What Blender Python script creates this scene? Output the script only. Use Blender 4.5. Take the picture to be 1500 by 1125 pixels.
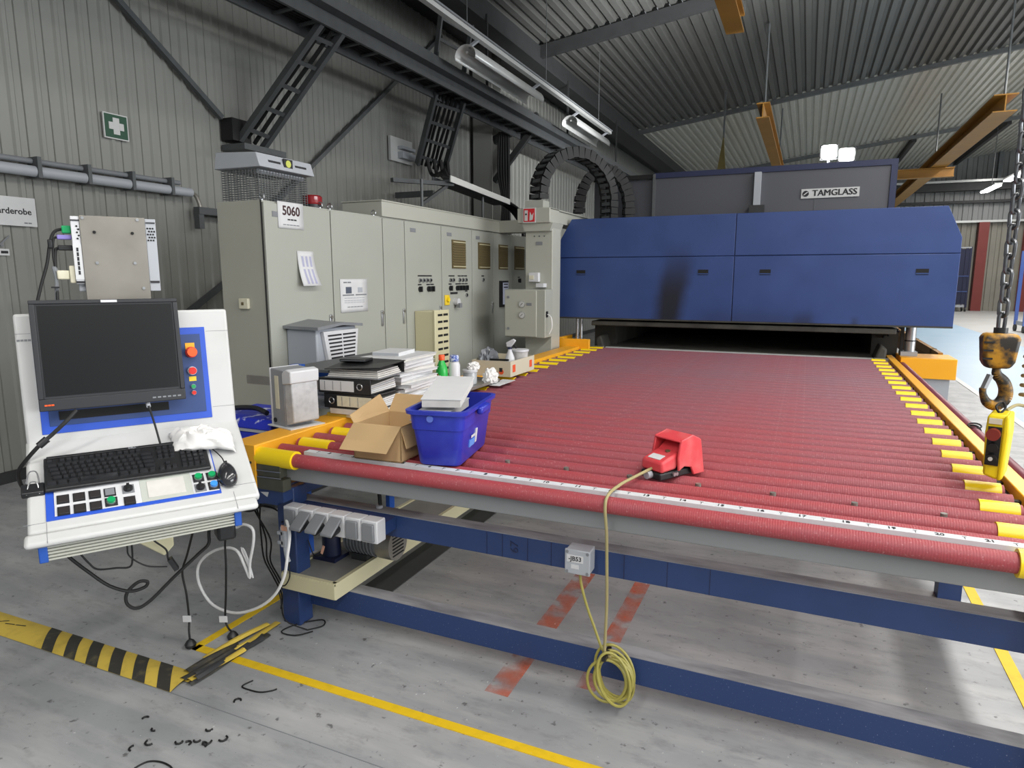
import bpy, bmesh, math, random
from mathutils import Vector, Matrix
random.seed(7)
scene = bpy.context.scene
col = scene.collection
for o in list(bpy.data.objects): bpy.data.objects.remove(o)
R = math.radians

# ------------------------------------------------------------------ camera
cam_d = bpy.data.cameras.new('camera'); cam = bpy.data.objects.new('camera', cam_d); col.objects.link(cam)
cam_d.sensor_width = 36.0; cam_d.lens = 969.0/1500.0*36.0; cam_d.clip_end = 200
Xc = Vector((0.9146114, 0.404334, 0.0)); Dc = Vector((0.06486863, -0.14673411, -0.98704669)); Fc = Vector((-0.39909653, 0.90276415, -0.16043328))
m = Matrix((( Xc.x, -Dc.x, -Fc.x, 0.0), (Xc.y, -Dc.y, -Fc.y, 0.0), (Xc.z, -Dc.z, -Fc.z, 1.61), (0, 0, 0, 1)))
cam.matrix_world = m
scene.camera = cam

# ------------------------------------------------------------------ world, lights, exposure
w = bpy.data.worlds.new('hall_world'); scene.world = w; w.use_nodes = True
bg = w.node_tree.nodes['Background']; bg.inputs[0].default_value = (0.90, 0.95, 1.0, 1); bg.inputs[1].default_value = 0.30

def area_light(name, loc, sx, sy, power, color=(1, 0.97, 0.93), rot=(0, 0, 0)):
    d = bpy.data.lights.new(name, 'AREA'); d.shape = 'RECTANGLE'; d.size = sx; d.size_y = sy; d.energy = power; d.color = color
    o = bpy.data.objects.new(name, d); col.objects.link(o); o.location = loc; o.rotation_euler = rot; return o
# rows of strip lamps under the roof, running along the hall
area_light('strip_lamp_light', (2.2, 0.5, 5.3), 0.35, 13.0, 460)
area_light('strip_lamp_light', (7.0, 6.0, 5.8), 0.35, 24.0, 480)
area_light('strip_lamp_light', (-1.4, -3.0, 5.0), 0.35, 6.0, 120)
area_light('strip_lamp_light', (4.6, 19.0, 5.6), 0.6, 16.0, 520)
area_light('strip_lamp_light', (7.5, 30.0, 6.2), 0.6, 12.0, 450)

# unseen fill added at the right to brighten the floor under the table
area_light('right_fill', (14.5, 3.0, 2.6), 4.5, 12.0, 1150, (0.95, 0.98, 1.0), (0, R(90), 0))
vs = scene.view_settings
scene.display_settings.display_device = 'sRGB'
vs.view_transform = 'Standard'; vs.look = 'None'; vs.gamma = 1.0; vs.use_curve_mapping = False; vs.exposure = 0.36

# ------------------------------------------------------------------ materials
def lin(h):
    c = [int(h[i:i+2], 16)/255 for i in (0, 2, 4)]
    return [x/12.92 if x <= 0.04045 else ((x+0.055)/1.055)**2.4 for x in c] + [1]
MATS = {}
def mat(name, hexc, rough=0.5, metal=0.0, var=0.0, vscale=8.0, var_hex=None, bump=0.0, bscale=60.0, stretch=(1, 1, 1), emit=0.0, alpha=1.0, trans=0.0, detail=5.0, lo=0.35, hi=0.75, coat=0.0):
    if name in MATS: return MATS[name]
    M = bpy.data.materials.new(name); M.use_nodes = True; nt = M.node_tree; b = nt.nodes['Principled BSDF']
    c = lin(hexc); b.inputs['Base Color'].default_value = c; b.inputs['Roughness'].default_value = rough; b.inputs['Metallic'].default_value = metal
    if coat: b.inputs['Coat Weight'].default_value = coat
    if trans: b.inputs['Transmission Weight'].default_value = trans
    if alpha < 1: b.inputs['Alpha'].default_value = alpha
    if emit: b.inputs['Emission Color'].default_value = c; b.inputs['Emission Strength'].default_value = emit
    if var or bump:
        tc = nt.nodes.new('ShaderNodeTexCoord'); mp = nt.nodes.new('ShaderNodeMapping'); mp.inputs['Scale'].default_value = stretch
        nt.links.new(tc.outputs['Object'], mp.inputs['Vector'])
    if var:
        n = nt.nodes.new('ShaderNodeTexNoise'); n.inputs['Scale'].default_value = vscale; n.inputs['Detail'].default_value = detail
        nt.links.new(mp.outputs[0], n.inputs['Vector'])
        mr = nt.nodes.new('ShaderNodeMapRange'); mr.inputs[1].default_value = lo; mr.inputs[2].default_value = hi; mr.inputs[3].default_value = 0; mr.inputs[4].default_value = var
        nt.links.new(n.outputs[0], mr.inputs[0])
        mx = nt.nodes.new('ShaderNodeMix'); mx.data_type = 'RGBA'; mx.inputs[6].default_value = c
        mx.inputs[7].default_value = lin(var_hex) if var_hex else [x*0.6 for x in c[:3]]+[1]
        nt.links.new(mr.outputs[0], mx.inputs[0]); nt.links.new(mx.outputs[2], b.inputs['Base Color'])
    if bump:
        n2 = nt.nodes.new('ShaderNodeTexNoise'); n2.inputs['Scale'].default_value = bscale; n2.inputs['Detail'].default_value = 4
        nt.links.new(mp.outputs[0], n2.inputs['Vector'])
        bp = nt.nodes.new('ShaderNodeBump'); bp.inputs['Strength'].default_value = bump; bp.inputs['Distance'].default_value = 0.01
        nt.links.new(n2.outputs[0], bp.inputs['Height']); nt.links.new(bp.outputs[0], b.inputs['Normal'])
    MATS[name] = M; return M

M_wall = mat('wall_sheet', '8d8e89', 0.55, 0.1, 0.35, 1.3, '7b7c77')
M_deck = mat('roof_deck', '6a6b68', 0.42, 0.4, 0.3, 2.0, '5a5b57')
M_dark = mat('dark_steel', '3c3d3e', 0.6, 0.3, 0.4, 6, '2a2a2b')
M_galv = mat('galvanised_steel', '6f7273', 0.5, 0.6, 0.4, 10, '55585a')
M_tray = mat('cable_tray_steel', '5d6062', 0.55, 0.4, 0.4, 10, '45484a')
M_blackrub = mat('black_rubber', '0d0d0e', 0.6)
M_blackpl = mat('black_plastic', '1b1c1e', 0.42, var=0.3, vscale=30, var_hex='2c2d2f')
M_cab = mat('cabinet_grey_beige', 'a5a79e', 0.42, 0.0, 0.3, 2.5, '9a9c93')
M_cabside = mat('cabinet_end_grey', 'a6a69b', 0.45, 0.0, 0.3, 3, '98988e')
M_trunk = mat('trunking_beige', 'adaea4', 0.4, 0.0, 0.2, 3, 'a2a399')
M_gap = mat('seam_black', '161616', 0.8)
M_white = mat('white_paint', 'c3c4c3', 0.4, 0.0, 0.5, 6, 'b2b2af', lo=0.5, hi=0.8)
M_whiteplastic = mat('white_plastic', 'cfd0d3', 0.35, var=0.25, vscale=14, var_hex='b9babc', lo=0.5, hi=0.8)
M_paper = mat('paper_white', 'd2d3d4', 0.7, var=0.4, vscale=10, var_hex='c0c1c4')
M_paperold = mat('paper_grey', 'cfcdc8', 0.75, var=0.5, vscale=20, var_hex='b3b1ac')
M_label = mat('label_cream', 'd7d3bd', 0.7, var=0.4, vscale=40, var_hex='bcb69a')
M_ink = mat('ink_dark', '1e1e22', 0.6)
M_inkred = mat('ink_red_black', '3a1c20', 0.6)
M_grey = mat('plastic_grey', 'a9adb3', 0.45, var=0.2, vscale=6, var_hex='989ca2')
M_midgrey = mat('mid_grey_paint', '7d8084', 0.5, var=0.4, vscale=8, var_hex='6b6e72')
M_chan = mat('front_channel_grey', '8d9092', 0.5, 0.2, 0.5, 5, '7b7d7f', stretch=(0.4, 1, 1))
M_navy = mat('navy_paint', '263c6b', 0.42, 0.0, 0.45, 9, '1e3158', bump=0.05, bscale=80)
M_navydirty = mat('navy_paint_flecked', '263c6b', 0.5, 0.0, 0.75, 160, '8b95ab', lo=0.66, hi=0.74, detail=2)
M_dustedge = mat('dusty_flange', '98999c', 0.7, 0.0, 0.8, 9, '54555c', stretch=(0.5, 2, 2))
M_rail = mat('rail_yellow', 'f2ae2a', 0.4, 0.0, 0.35, 12, 'd5921f', lo=0.5, hi=0.85)
M_rail2 = mat('guard_yellow', 'f5ac1e', 0.4, 0.0, 0.2, 5, 'e59c17')
M_cap = mat('cap_yellow', 'fbd91c', 0.35, 0.0, 0.25, 30, 'e9c010', lo=0.5, hi=0.85)
M_crane = mat('crane_yellow', '9f7024', 0.5, 0.0, 0.5, 2, '7d561a')
M_hook = mat('hook_paint_worn', 'b9861c', 0.5, 0.0, 1.0, 14, '2b2620', lo=0.42, hi=0.56)
M_pend = mat('pendant_yellow', 'ecd315', 0.45, 0.0, 0.45, 12, 'c9ae10', lo=0.55, hi=0.8)
M_chain = mat('chain_steel', '77797c', 0.35, 0.8, 0.6, 60, '4a4b4e')
M_cardb = mat('cardboard', 'c2a377', 0.8, 0.0, 0.3, 8, 'b39468')
M_cardg = mat('cardboard_greybeige', 'c3bba6', 0.75, 0.0, 0.2, 8, 'b3ab97')
M_bin = mat('bin_blue', '2733a8', 0.32, 0.0, 0.55, 14, '3d52c0', lo=0.5, hi=0.8)
M_crateblue = mat('crate_blue', '1f2fb4', 0.4, 0.0, 0.9, 14, 'dfe3f2', lo=0.58, hi=0.66)
M_green = mat('green_bottle', '27b24a', 0.3)
M_orange = mat('orange_cap', 'ee5a22', 0.35)
M_red = mat('signal_red', 'd3261f', 0.35)
M_beacon = mat('beacon_red', '8c1c22', 0.2, coat=0.5)
M_pedal = mat('pedal_red', 'd5434a', 0.45, 0.0, 0.5, 12, 'd97f7c', lo=0.45, hi=0.75)
M_cable = mat('cable_cream', '9f9468', 0.5)
M_cableyel = mat('cable_yellow_green', '9c944a', 0.45)
M_cablewhite = mat('cable_white', 'e6e6e6', 0.4)
M_screen = mat('screen_black', '0d0e0f', 0.28)
M_bezel = mat('bezel_charcoal', '26282c', 0.45)
M_blue1 = mat('console_blue', '2c54c0', 0.4)
M_blue2 = mat('console_dark_blue', '2c4478', 0.42)
M_bracket = mat('bracket_blue', '1f4fa3', 0.4)
M_hood = None
M_furn = mat('furnace_grey', '56575d', 0.45, 0.2, 0.25, 1.5, '4c4d53')
M_furnedge = mat('furnace_trim_navy', '1f2748', 0.45)
M_soot = mat('sooty_metal', '4d4b45', 0.75, 0.2, 0.8, 5, '2a2826')
M_silver = mat('bright_steel', 'b9bbbd', 0.3, 0.85)
M_ali = mat('brushed_plate', '938f87', 0.42, 0.5, 0.6, 9, '7d7972')
M_brown = mat('vent_brown', '64583a', 0.6)
M_beige = mat('ac_beige', 'cfc9a6', 0.45, var=0.2, vscale=5, var_hex='bdb793')
M_signgreen = mat('sign_green_dark', '1f4a36', 0.5)
M_signred = mat('sign_red', 'c8202a', 0.4)
M_purple = mat('plug_purple', '8a7fc4', 0.4)
M_tealbtn = mat('button_green', '149a5c', 0.35)
M_bluebtn = mat('button_blue', '3f8fe0', 0.35)
M_lilac = mat('label_yellow', 'e8c832', 0.5)
M_tapeyel = mat('floor_tape_yellow', 'e3bd1c', 0.55, 0.0, 0.5, 18, 'b9991f', lo=0.5, hi=0.8)
M_hazyel = mat('hazard_yellow', 'cbb04a', 0.5, 0.0, 0.5, 22, 'a08a3c', lo=0.5, hi=0.75)
M_hazblk = mat('hazard_black', '35342f', 0.55, 0.0, 0.6, 22, '6d6648', lo=0.55, hi=0.75)
M_floorstrip = mat('dark_floor_strip', '3f4041', 0.6, 0.1, 0.5, 12, '4b4c4d')
M_bluefloor = mat('floor_paint_pale_blue', '94b0c6', 0.4, 0.0, 0.5, 1.2, 'a9bccb')
M_whitefloor = mat('floor_paint_pale', 'b4b4b2', 0.45, 0.0, 0.6, 1.0, '9f9f9c')
M_redpost = mat('red_post', '7c3430', 0.6, var=0.3, vscale=2, var_hex='672723')
M_backwall = mat('back_wall_sheet', '8b8d8d', 0.55, 0.1, 0.3, 0.7, '787a7a')
M_backlow = mat('back_wall_curtain', '8d8a80', 0.6, 0.0, 0.5, 0.8, '63625c')
M_lamp = mat('lamp_glow', 'ffffff', 0.5, emit=16.0)
M_reflector = mat('reflector_white', 'c6c8c6', 0.3, 0.2)
M_clear = mat('clear_plastic', 'd8dcdf', 0.15, trans=0.75)
M_tubered = mat('dark_red_tube', '7a3340', 0.45, 0.0, 0.6, 10, '5a2836', stretch=(3, 0.6, 3))
M_bag = mat('grey_plastic_bag', '75787d', 0.3, 0.0, 0.6, 20, '3c3d40')

def floor_material():
    M = bpy.data.materials.new('floor_concrete'); M.use_nodes = True; nt = M.node_tree; b = nt.nodes['Principled BSDF']; L = nt.links
    tc = nt.nodes.new('ShaderNodeTexCoord')
    def noise(scale, stretch, detail=6, rough=0.6):
        mp = nt.nodes.new('ShaderNodeMapping'); mp.inputs['Scale'].default_value = stretch; L.new(tc.outputs['Object'], mp.inputs['Vector'])
        n = nt.nodes.new('ShaderNodeTexNoise'); n.inputs['Scale'].default_value = scale; n.inputs['Detail'].default_value = detail; n.inputs['Roughness'].default_value = rough
        L.new(mp.outputs[0], n.inputs['Vector']); return n.outputs[0]
    def rng(x, a, bb, c, d):
        r = nt.nodes.new('ShaderNodeMapRange'); r.inputs[1].default_value = a; r.inputs[2].default_value = bb; r.inputs[3].default_value = c; r.inputs[4].default_value = d; L.new(x, r.inputs[0]); return r.outputs[0]
    def mix(f, a, c):
        x = nt.nodes.new('ShaderNodeMix'); x.data_type = 'RGBA'; L.new(f, x.inputs[0])
        if isinstance(a, str): x.inputs[6].default_value = lin(a)
        else: L.new(a, x.inputs[6])
        x.inputs[7].default_value = lin(c); return x.outputs[2]
    c = mix(rng(noise(1.1, (1, 1, 1)), 0.35, 0.7, 0, 1), '9d9fa1', '8a8d8f')
    c = mix(rng(noise(2.2, (0.5, 2.6, 1), 5), 0.45, 0.75, 0, 0.8), c, 'b9b9b8')
    c = mix(rng(noise(9, (0.7, 1.6, 1), 8, 0.7), 0.52, 0.72, 0, 0.7), c, '7b7c7d')
    c = mix(rng(noise(26, (1, 1, 1), 3), 0.64, 0.72, 0, 0.85), c, '545455')
    c = mix(rng(noise(70, (1, 1, 1), 2), 0.745, 0.78, 0, 0.9), c, 'd8d8d8')
    L.new(c, b.inputs['Base Color']); b.inputs['Roughness'].default_value = 0.30
    L.new(rng(noise(5, (1, 1, 1)), 0.3, 0.7, 0.34, 0.58), b.inputs['Roughness'])
    return M
M_floor = floor_material()

def roller_material():
    M = bpy.data.materials.new('roller_red_dusty'); M.use_nodes = True; nt = M.node_tree; b = nt.nodes['Principled BSDF']; L = nt.links
    tc = nt.nodes.new('ShaderNodeTexCoord'); at = nt.nodes.new('ShaderNodeAttribute'); at.attribute_type = 'OBJECT'; at.attribute_name = 'dust'
    mp = nt.nodes.new('ShaderNodeMapping'); mp.inputs['Scale'].default_value = (1.0, 6, 6); L.new(tc.outputs['Object'], mp.inputs['Vector'])
    n = nt.nodes.new('ShaderNodeTexNoise'); n.inputs['Scale'].default_value = 4.0; n.inputs['Detail'].default_value = 8; L.new(mp.outputs[0], n.inputs['Vector'])
    n2 = nt.nodes.new('ShaderNodeTexNoise'); n2.inputs['Scale'].default_value = 130; n2.inputs['Detail'].default_value = 3; L.new(tc.outputs['Object'], n2.inputs['Vector'])
    wv = nt.nodes.new('ShaderNodeTexWave'); wv.inputs['Scale'].default_value = 40; wv.inputs['Distortion'].default_value = 3; wv.inputs['Detail'].default_value = 2; L.new(tc.outputs['Object'], wv.inputs['Vector'])
    ad = nt.nodes.new('ShaderNodeMath'); ad.operation = 'MULTIPLY_ADD'; L.new(n.outputs[0], ad.inputs[0]); ad.inputs[1].default_value = 0.7; L.new(at.outputs['Fac'], ad.inputs[2])
    mr = nt.nodes.new('ShaderNodeMapRange'); mr.inputs[1].default_value = 0.25; mr.inputs[2].default_value = 1.25; L.new(ad.outputs[0], mr.inputs[0])
    x1 = nt.nodes.new('ShaderNodeMix'); x1.data_type = 'RGBA'; x1.inputs[6].default_value = lin('a84248'); x1.inputs[7].default_value = lin('7d6570'); L.new(mr.outputs[0], x1.inputs[0])
    mr2 = nt.nodes.new('ShaderNodeMapRange'); mr2.inputs[1].default_value = 0.60; mr2.inputs[2].default_value = 0.78; mr2.inputs[3].default_value = 0; mr2.inputs[4].default_value = 0.5; L.new(n2.outputs[0], mr2.inputs[0])
    x2 = nt.nodes.new('ShaderNodeMix'); x2.data_type = 'RGBA'; x2.inputs[7].default_value = lin('d9a6a6'); L.new(mr2.outputs[0], x2.inputs[0]); L.new(x1.outputs[2], x2.inputs[6])
    mu = nt.nodes.new('ShaderNodeMapRange'); mu.inputs[3].default_value = 0.0; mu.inputs[4].default_value = 0.16; L.new(wv.outputs['Fac'], mu.inputs[0])
    x3 = nt.nodes.new('ShaderNodeMix'); x3.data_type = 'RGBA'; x3.inputs[7].default_value = lin('7f2c33'); L.new(mu.outputs[0], x3.inputs[0]); L.new(x2.outputs[2], x3.inputs[6])
    L.new(x3.outputs[2], b.inputs['Base Color']); b.inputs['Roughness'].default_value = 0.55
    bp = nt.nodes.new('ShaderNodeBump'); bp.inputs['Strength'].default_value = 0.12; bp.inputs['Distance'].default_value = 0.004; L.new(wv.outputs['Fac'], bp.inputs['Height']); L.new(bp.outputs[0], b.inputs['Normal'])
    return M
M_roller = roller_material()

def hood_material():
    # blue paint with burnt soot streaks that rise from the mouth of the furnace
    M = bpy.data.materials.new('hood_blue_sooted'); M.use_nodes = True; nt = M.node_tree; b = nt.nodes['Principled BSDF']; L = nt.links
    ge = nt.nodes.new('ShaderNodeNewGeometry'); sp = nt.nodes.new('ShaderNodeSeparateXYZ'); L.new(ge.outputs['Position'], sp.inputs[0])
    def mt(op, a, c):
        n = nt.nodes.new('ShaderNodeMath'); n.operation = op
        for i, x in enumerate((a, c)):
            if isinstance(x, (int, float)): n.inputs[i].default_value = x
            else: L.new(x, n.inputs[i])
        return n.outputs[0]
    nz = nt.nodes.new('ShaderNodeTexNoise'); nz.inputs['Scale'].default_value = 3; nz.inputs['Detail'].default_value = 5; L.new(ge.outputs['Position'], nz.inputs['Vector'])
    def streak(x0, lean, wid, ztop, zsoft, power):
        cx = mt('ADD', mt('MULTIPLY', mt('SUBTRACT', sp.outputs[2], 1.17), lean), x0)
        d = mt('ABSOLUTE', mt('SUBTRACT', sp.outputs[0], cx), 0)
        d = mt('ADD', d, mt('MULTIPLY', mt('SUBTRACT', nz.outputs[0], 0.5), 0.12))
        a = nt.nodes.new('ShaderNodeMapRange'); a.interpolation_type = 'SMOOTHSTEP'; a.inputs[1].default_value = wid*0.35; a.inputs[2].default_value = wid*1.4; a.inputs[3].default_value = 1.0; a.inputs[4].default_value = 0.0; L.new(d, a.inputs[0])
        h = nt.nodes.new('ShaderNodeMapRange'); h.interpolation_type = 'SMOOTHSTEP'; h.inputs[1].default_value = ztop-zsoft; h.inputs[2].default_value = ztop+zsoft; h.inputs[3].default_value = 1.0; h.inputs[4].default_value = 0.0; L.new(sp.outputs[2], h.inputs[0])
        return mt('MULTIPLY', mt('MULTIPLY', a.outputs[0], h.outputs[0]), power)
    s = mt('MAXIMUM', streak(-1.32, 0.14, 0.15, 1.72, 0.33, 0.93), streak(-0.03, 0.0, 0.09, 1.24, 0.09, 0.6))
    s = mt('MAXIMUM', s, streak(-0.5, 0.0, 0.5, 1.25, 0.13, 0.35))
    s = mt('MAXIMUM', s, streak(0.42, 0.0, 0.05, 1.22, 0.04, 0.5))
    x0 = nt.nodes.new('ShaderNodeMix'); x0.data_type = 'RGBA'; x0.inputs[6].default_value = lin('2d4379'); x0.inputs[7].default_value = lin('344b83')
    mr = nt.nodes.new('ShaderNodeMapRange'); mr.inputs[1].default_value = 0.35; mr.inputs[2].default_value = 0.7; L.new(nz.outputs[0], mr.inputs[0]); L.new(mr.outputs[0], x0.inputs[0])
    x = nt.nodes.new('ShaderNodeMix'); x.data_type = 'RGBA'; L.new(s, x.inputs[0]); L.new(x0.outputs[2], x.inputs[6]); x.inputs[7].default_value = lin('17171b')
    L.new(x.outputs[2], b.inputs['Base Color']); b.inputs['Roughness'].default_value = 0.4
    return M
M_hood = hood_material()

def sprayed(name, hexc):
    M = bpy.data.materials.new(name); M.use_nodes = True; nt = M.node_tree; b = nt.nodes['Principled BSDF']; L = nt.links
    b.inputs['Base Color'].default_value = lin(hexc); b.inputs['Roughness'].default_value = 0.6
    tc = nt.nodes.new('ShaderNodeTexCoord'); n = nt.nodes.new('ShaderNodeTexNoise'); n.inputs['Scale'].default_value = 9; n.inputs['Detail'].default_value = 6; L.new(tc.outputs['Object'], n.inputs['Vector'])
    mr = nt.nodes.new('ShaderNodeMapRange'); mr.inputs[1].default_value = 0.36; mr.inputs[2].default_value = 0.72; mr.inputs[3].default_value = 0.0; mr.inputs[4].default_value = 0.6; L.new(n.outputs[0], mr.inputs[0]); L.new(mr.outputs[0], b.inputs['Alpha'])
    return M
M_spray = sprayed('spray_paint_orange', 'd9775c')

# ------------------------------------------------------------------ geometry helpers
def V(*a): return Vector(a)
class MB:
    def __init__(s): s.v = []; s.f = []
    def add(s, vs, fs):
        n = len(s.v); s.v += [tuple(p) for p in vs]; s.f += [tuple(i+n for i in f) for f in fs]; return s
    def box(s, x0, x1, y0, y1, z0, z1):
        return s.hexa([(x0,y0,z0),(x1,y0,z0),(x1,y1,z0),(x0,y1,z0),(x0,y0,z1),(x1,y0,z1),(x1,y1,z1),(x0,y1,z1)])
    def hexa(s, p): return s.add(p, [(0,3,2,1),(4,5,6,7),(0,1,5,4),(1,2,6,5),(2,3,7,6),(3,0,4,7)])
    def fbox(s, fr, x0, x1, a0, a1, h0, h1):
        return s.hexa([fr(x0,a0,h0),fr(x1,a0,h0),fr(x1,a1,h0),fr(x0,a1,h0),fr(x0,a0,h1),fr(x1,a0,h1),fr(x1,a1,h1),fr(x0,a1,h1)])
    def bar(s, p0, p1, w, h, up=(0,0,1)):
        p0 = Vector(p0); p1 = Vector(p1); d = (p1-p0).normalized(); u = Vector(up)
        if abs(d.dot(u)) > 0.98: u = Vector((1,0,0))
        sd = d.cross(u).normalized()*w/2; u2 = sd.cross(d).normalized()*h/2
        return s.hexa([p0-sd-u2,p0+sd-u2,p1+sd-u2,p1-sd-u2,p0-sd+u2,p0+sd+u2,p1+sd+u2,p1-sd+u2])
    def cyl(s, p0, p1, r, n=16, r1=None, caps=True):
        p0 = Vector(p0); p1 = Vector(p1); r1 = r if r1 is None else r1
        d = (p1-p0).normalized(); a = d.orthogonal().normalized(); b = d.cross(a)
        vs = []
        for p, rr in ((p0, r), (p1, r1)):
            for i in range(n):
                t = 2*math.pi*i/n; vs.append(p+(a*math.cos(t)+b*math.sin(t))*rr)
        fs = [(i, (i+1)%n, n+(i+1)%n, n+i) for i in range(n)]
        if caps: fs += [tuple(range(n-1,-1,-1)), tuple(range(n, 2*n))]
        return s.add(vs, fs)
    def tube(s, pts, r, n=8, smooth=6, closed=False):
        P = [Vector(p) for p in pts]
        if smooth and len(P) > 2: P = catmull(P, smooth, closed)
        N = len(P); vs = []; prev = None
        for i, p in enumerate(P):
            if closed: d = (P[(i+1)%N]-P[i-1])
            else: d = P[min(i+1, N-1)]-P[max(i-1, 0)]
            if d.length < 1e-9: d = Vector((0,0,1))
            d.normalize()
            a = d.orthogonal() if prev is None else prev-d*prev.dot(d)
            if a.length < 1e-6: a = d.orthogonal()
            a.normalize(); prev = a; b = d.cross(a)
            for k in range(n):
                t = 2*math.pi*k/n; vs.append(p+(a*math.cos(t)+b*math.sin(t))*r)
        fs = []
        M_ = N if closed else N-1
        for i in range(M_):
            j = (i+1) % N
            for k in range(n): fs.append((i*n+k, i*n+(k+1)%n, j*n+(k+1)%n, j*n+k))
        if not closed: fs += [tuple(range(n-1,-1,-1)), tuple((N-1)*n+k for k in range(n))]
        return s.add(vs, fs)
    def prism(s, poly, ext):
        e = Vector(ext); P = [Vector(p) for p in poly]; n = len(P)
        return s.add(P+[p+e for p in P], [tuple(range(n-1,-1,-1)), tuple(range(n,2*n))]+[(i,(i+1)%n,n+(i+1)%n,n+i) for i in range(n)])
    def lathe(s, prof, c=(0,0,0), n=24):
        c = Vector(c); vs = []
        for r, z in prof:
            for k in range(n):
                t = 2*math.pi*k/n; vs.append(c+Vector((r*math.cos(t), r*math.sin(t), z)))
        fs = []
        for i in range(len(prof)-1):
            for k in range(n): fs.append((i*n+k, i*n+(k+1)%n, (i+1)*n+(k+1)%n, (i+1)*n+k))
        fs += [tuple(range(n-1,-1,-1)), tuple((len(prof)-1)*n+k for k in range(n))]
        return s.add(vs, fs)
    def grid(s, fn, nu, nv):
        vs = [fn(i/nu, j/nv) for j in range(nv+1) for i in range(nu+1)]
        return s.add(vs, [(j*(nu+1)+i, j*(nu+1)+i+1, (j+1)*(nu+1)+i+1, (j+1)*(nu+1)+i) for j in range(nv) for i in range(nu)])
    def mesh(s, name, m=None, smooth=True):
        me = bpy.data.meshes.new(name); me.from_pydata(s.v, [], s.f); me.validate()
        bm = bmesh.new(); bm.from_mesh(me); bmesh.ops.recalc_face_normals(bm, faces=bm.faces); bm.to_mesh(me); bm.free()
        if m: me.materials.append(m)
        if smooth:
            me.shade_smooth(); me.set_sharp_from_angle(angle=R(38))
        return me
    def build(s, name, m, parent=None, bevel=0.0, world=True, solid=0.0, segs=2):
        return link(name, s.mesh(name, m), parent, bevel, world, solid, segs)
def catmull(P, k, closed=False):
    out = []; N = len(P)
    for i in range(N if closed else N-1):
        if closed: a, b, c, d = P[i-1], P[i], P[(i+1)%N], P[(i+2)%N]
        else: a, b, c, d = P[max(i-1,0)], P[i], P[i+1], P[min(i+2,N-1)]
        for j in range(k):
            t = j/k
            out.append(0.5*((2*b)+(c-a)*t+(2*a-5*b+4*c-d)*t*t+(3*b-a-3*c+d)*t**3))
    if not closed: out.append(P[-1])
    return out
def link(name, me, parent=None, bevel=0.0, world=True, solid=0.0, segs=2):
    o = bpy.data.objects.new(name, me); col.objects.link(o)
    if parent is not None: attach(o, parent, world)
    if solid:
        md = o.modifiers.new('solid', 'SOLIDIFY'); md.thickness = solid; md.offset = 0
    if bevel:
        md = o.modifiers.new('bevel', 'BEVEL'); md.width = bevel; md.segments = segs; md.limit_method = 'ANGLE'; md.angle_limit = R(40)
    return o
WM = {}
def attach(o, parent, world=True):
    o.parent = parent
    if world: o.matrix_parent_inverse = WM.get(parent.name, Matrix()).inverted()
def tag(o, label, cat, group=None, kind=None):
    o['label'] = label; o['category'] = cat
    if group: o['group'] = group
    if kind: o['kind'] = kind
    return o
def thing(name, label, cat, loc=(0,0,0), rotz=0.0, group=None):
    o = bpy.data.objects.new(name, None); col.objects.link(o); o.empty_display_size = 0.1
    o.location = loc; o.rotation_euler = (0, 0, rotz); WM[o.name] = Matrix.Translation(loc) @ Matrix.Rotation(rotz, 4, 'Z')
    return tag(o, label, cat, group)
def struct(name, loc=(0,0,0)):
    o = bpy.data.objects.new(name, None); col.objects.link(o); o.location = loc; WM[o.name] = Matrix.Translation(loc); o['kind'] = 'structure'; return o
def inst(src, name, parent, loc=None, world=True, mw=None):
    o = bpy.data.objects.new(name, src); col.objects.link(o)
    if parent is not None: attach(o, parent, world)
    if mw is not None: o.matrix_basis = mw
    elif loc is not None: o.location = loc
    return o
TXT = {}
def text_mesh(s, size, m, bold=0.0, align='CENTER', thick=0.0006):
    key = (s, round(size, 5), m.name, bold, align)
    if key in TXT: return TXT[key]
    c = bpy.data.curves.new('lettering', 'FONT'); c.body = s; c.size = size; c.align_x = align; c.align_y = 'CENTER'; c.extrude = thick; c.offset = bold; c.resolution_u = 3
    o = bpy.data.objects.new('lettering', c); col.objects.link(o)
    bpy.context.view_layer.update()
    dg = bpy.context.evaluated_depsgraph_get(); me = bpy.data.meshes.new_from_object(o.evaluated_get(dg))
    bpy.data.objects.remove(o); bpy.data.curves.remove(c)
    me.materials.clear(); me.materials.append(m); TXT[key] = me; return me
def frame(o, ex, ey):
    ex = Vector(ex).normalized(); ey = Vector(ey).normalized(); ez = ex.cross(ey); o = Vector(o)
    return Matrix(((ex.x, ey.x, ez.x, o.x), (ex.y, ey.y, ez.y, o.y), (ex.z, ey.z, ez.z, o.z), (0,0,0,1)))
def text(s, size, m, pos, ex, ey, parent, bold=0.0, align='CENTER', world=True, name='lettering', sx=1.0):
    mw = frame(pos, ex, ey)
    if sx != 1.0: mw = mw @ Matrix.Diagonal((sx, 1, 1, 1))
    return inst(text_mesh(s, size, m, bold, align), name, parent, mw=mw, world=world)
EX, EY, EZ = (1,0,0), (0,1,0), (0,0,1)
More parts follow.
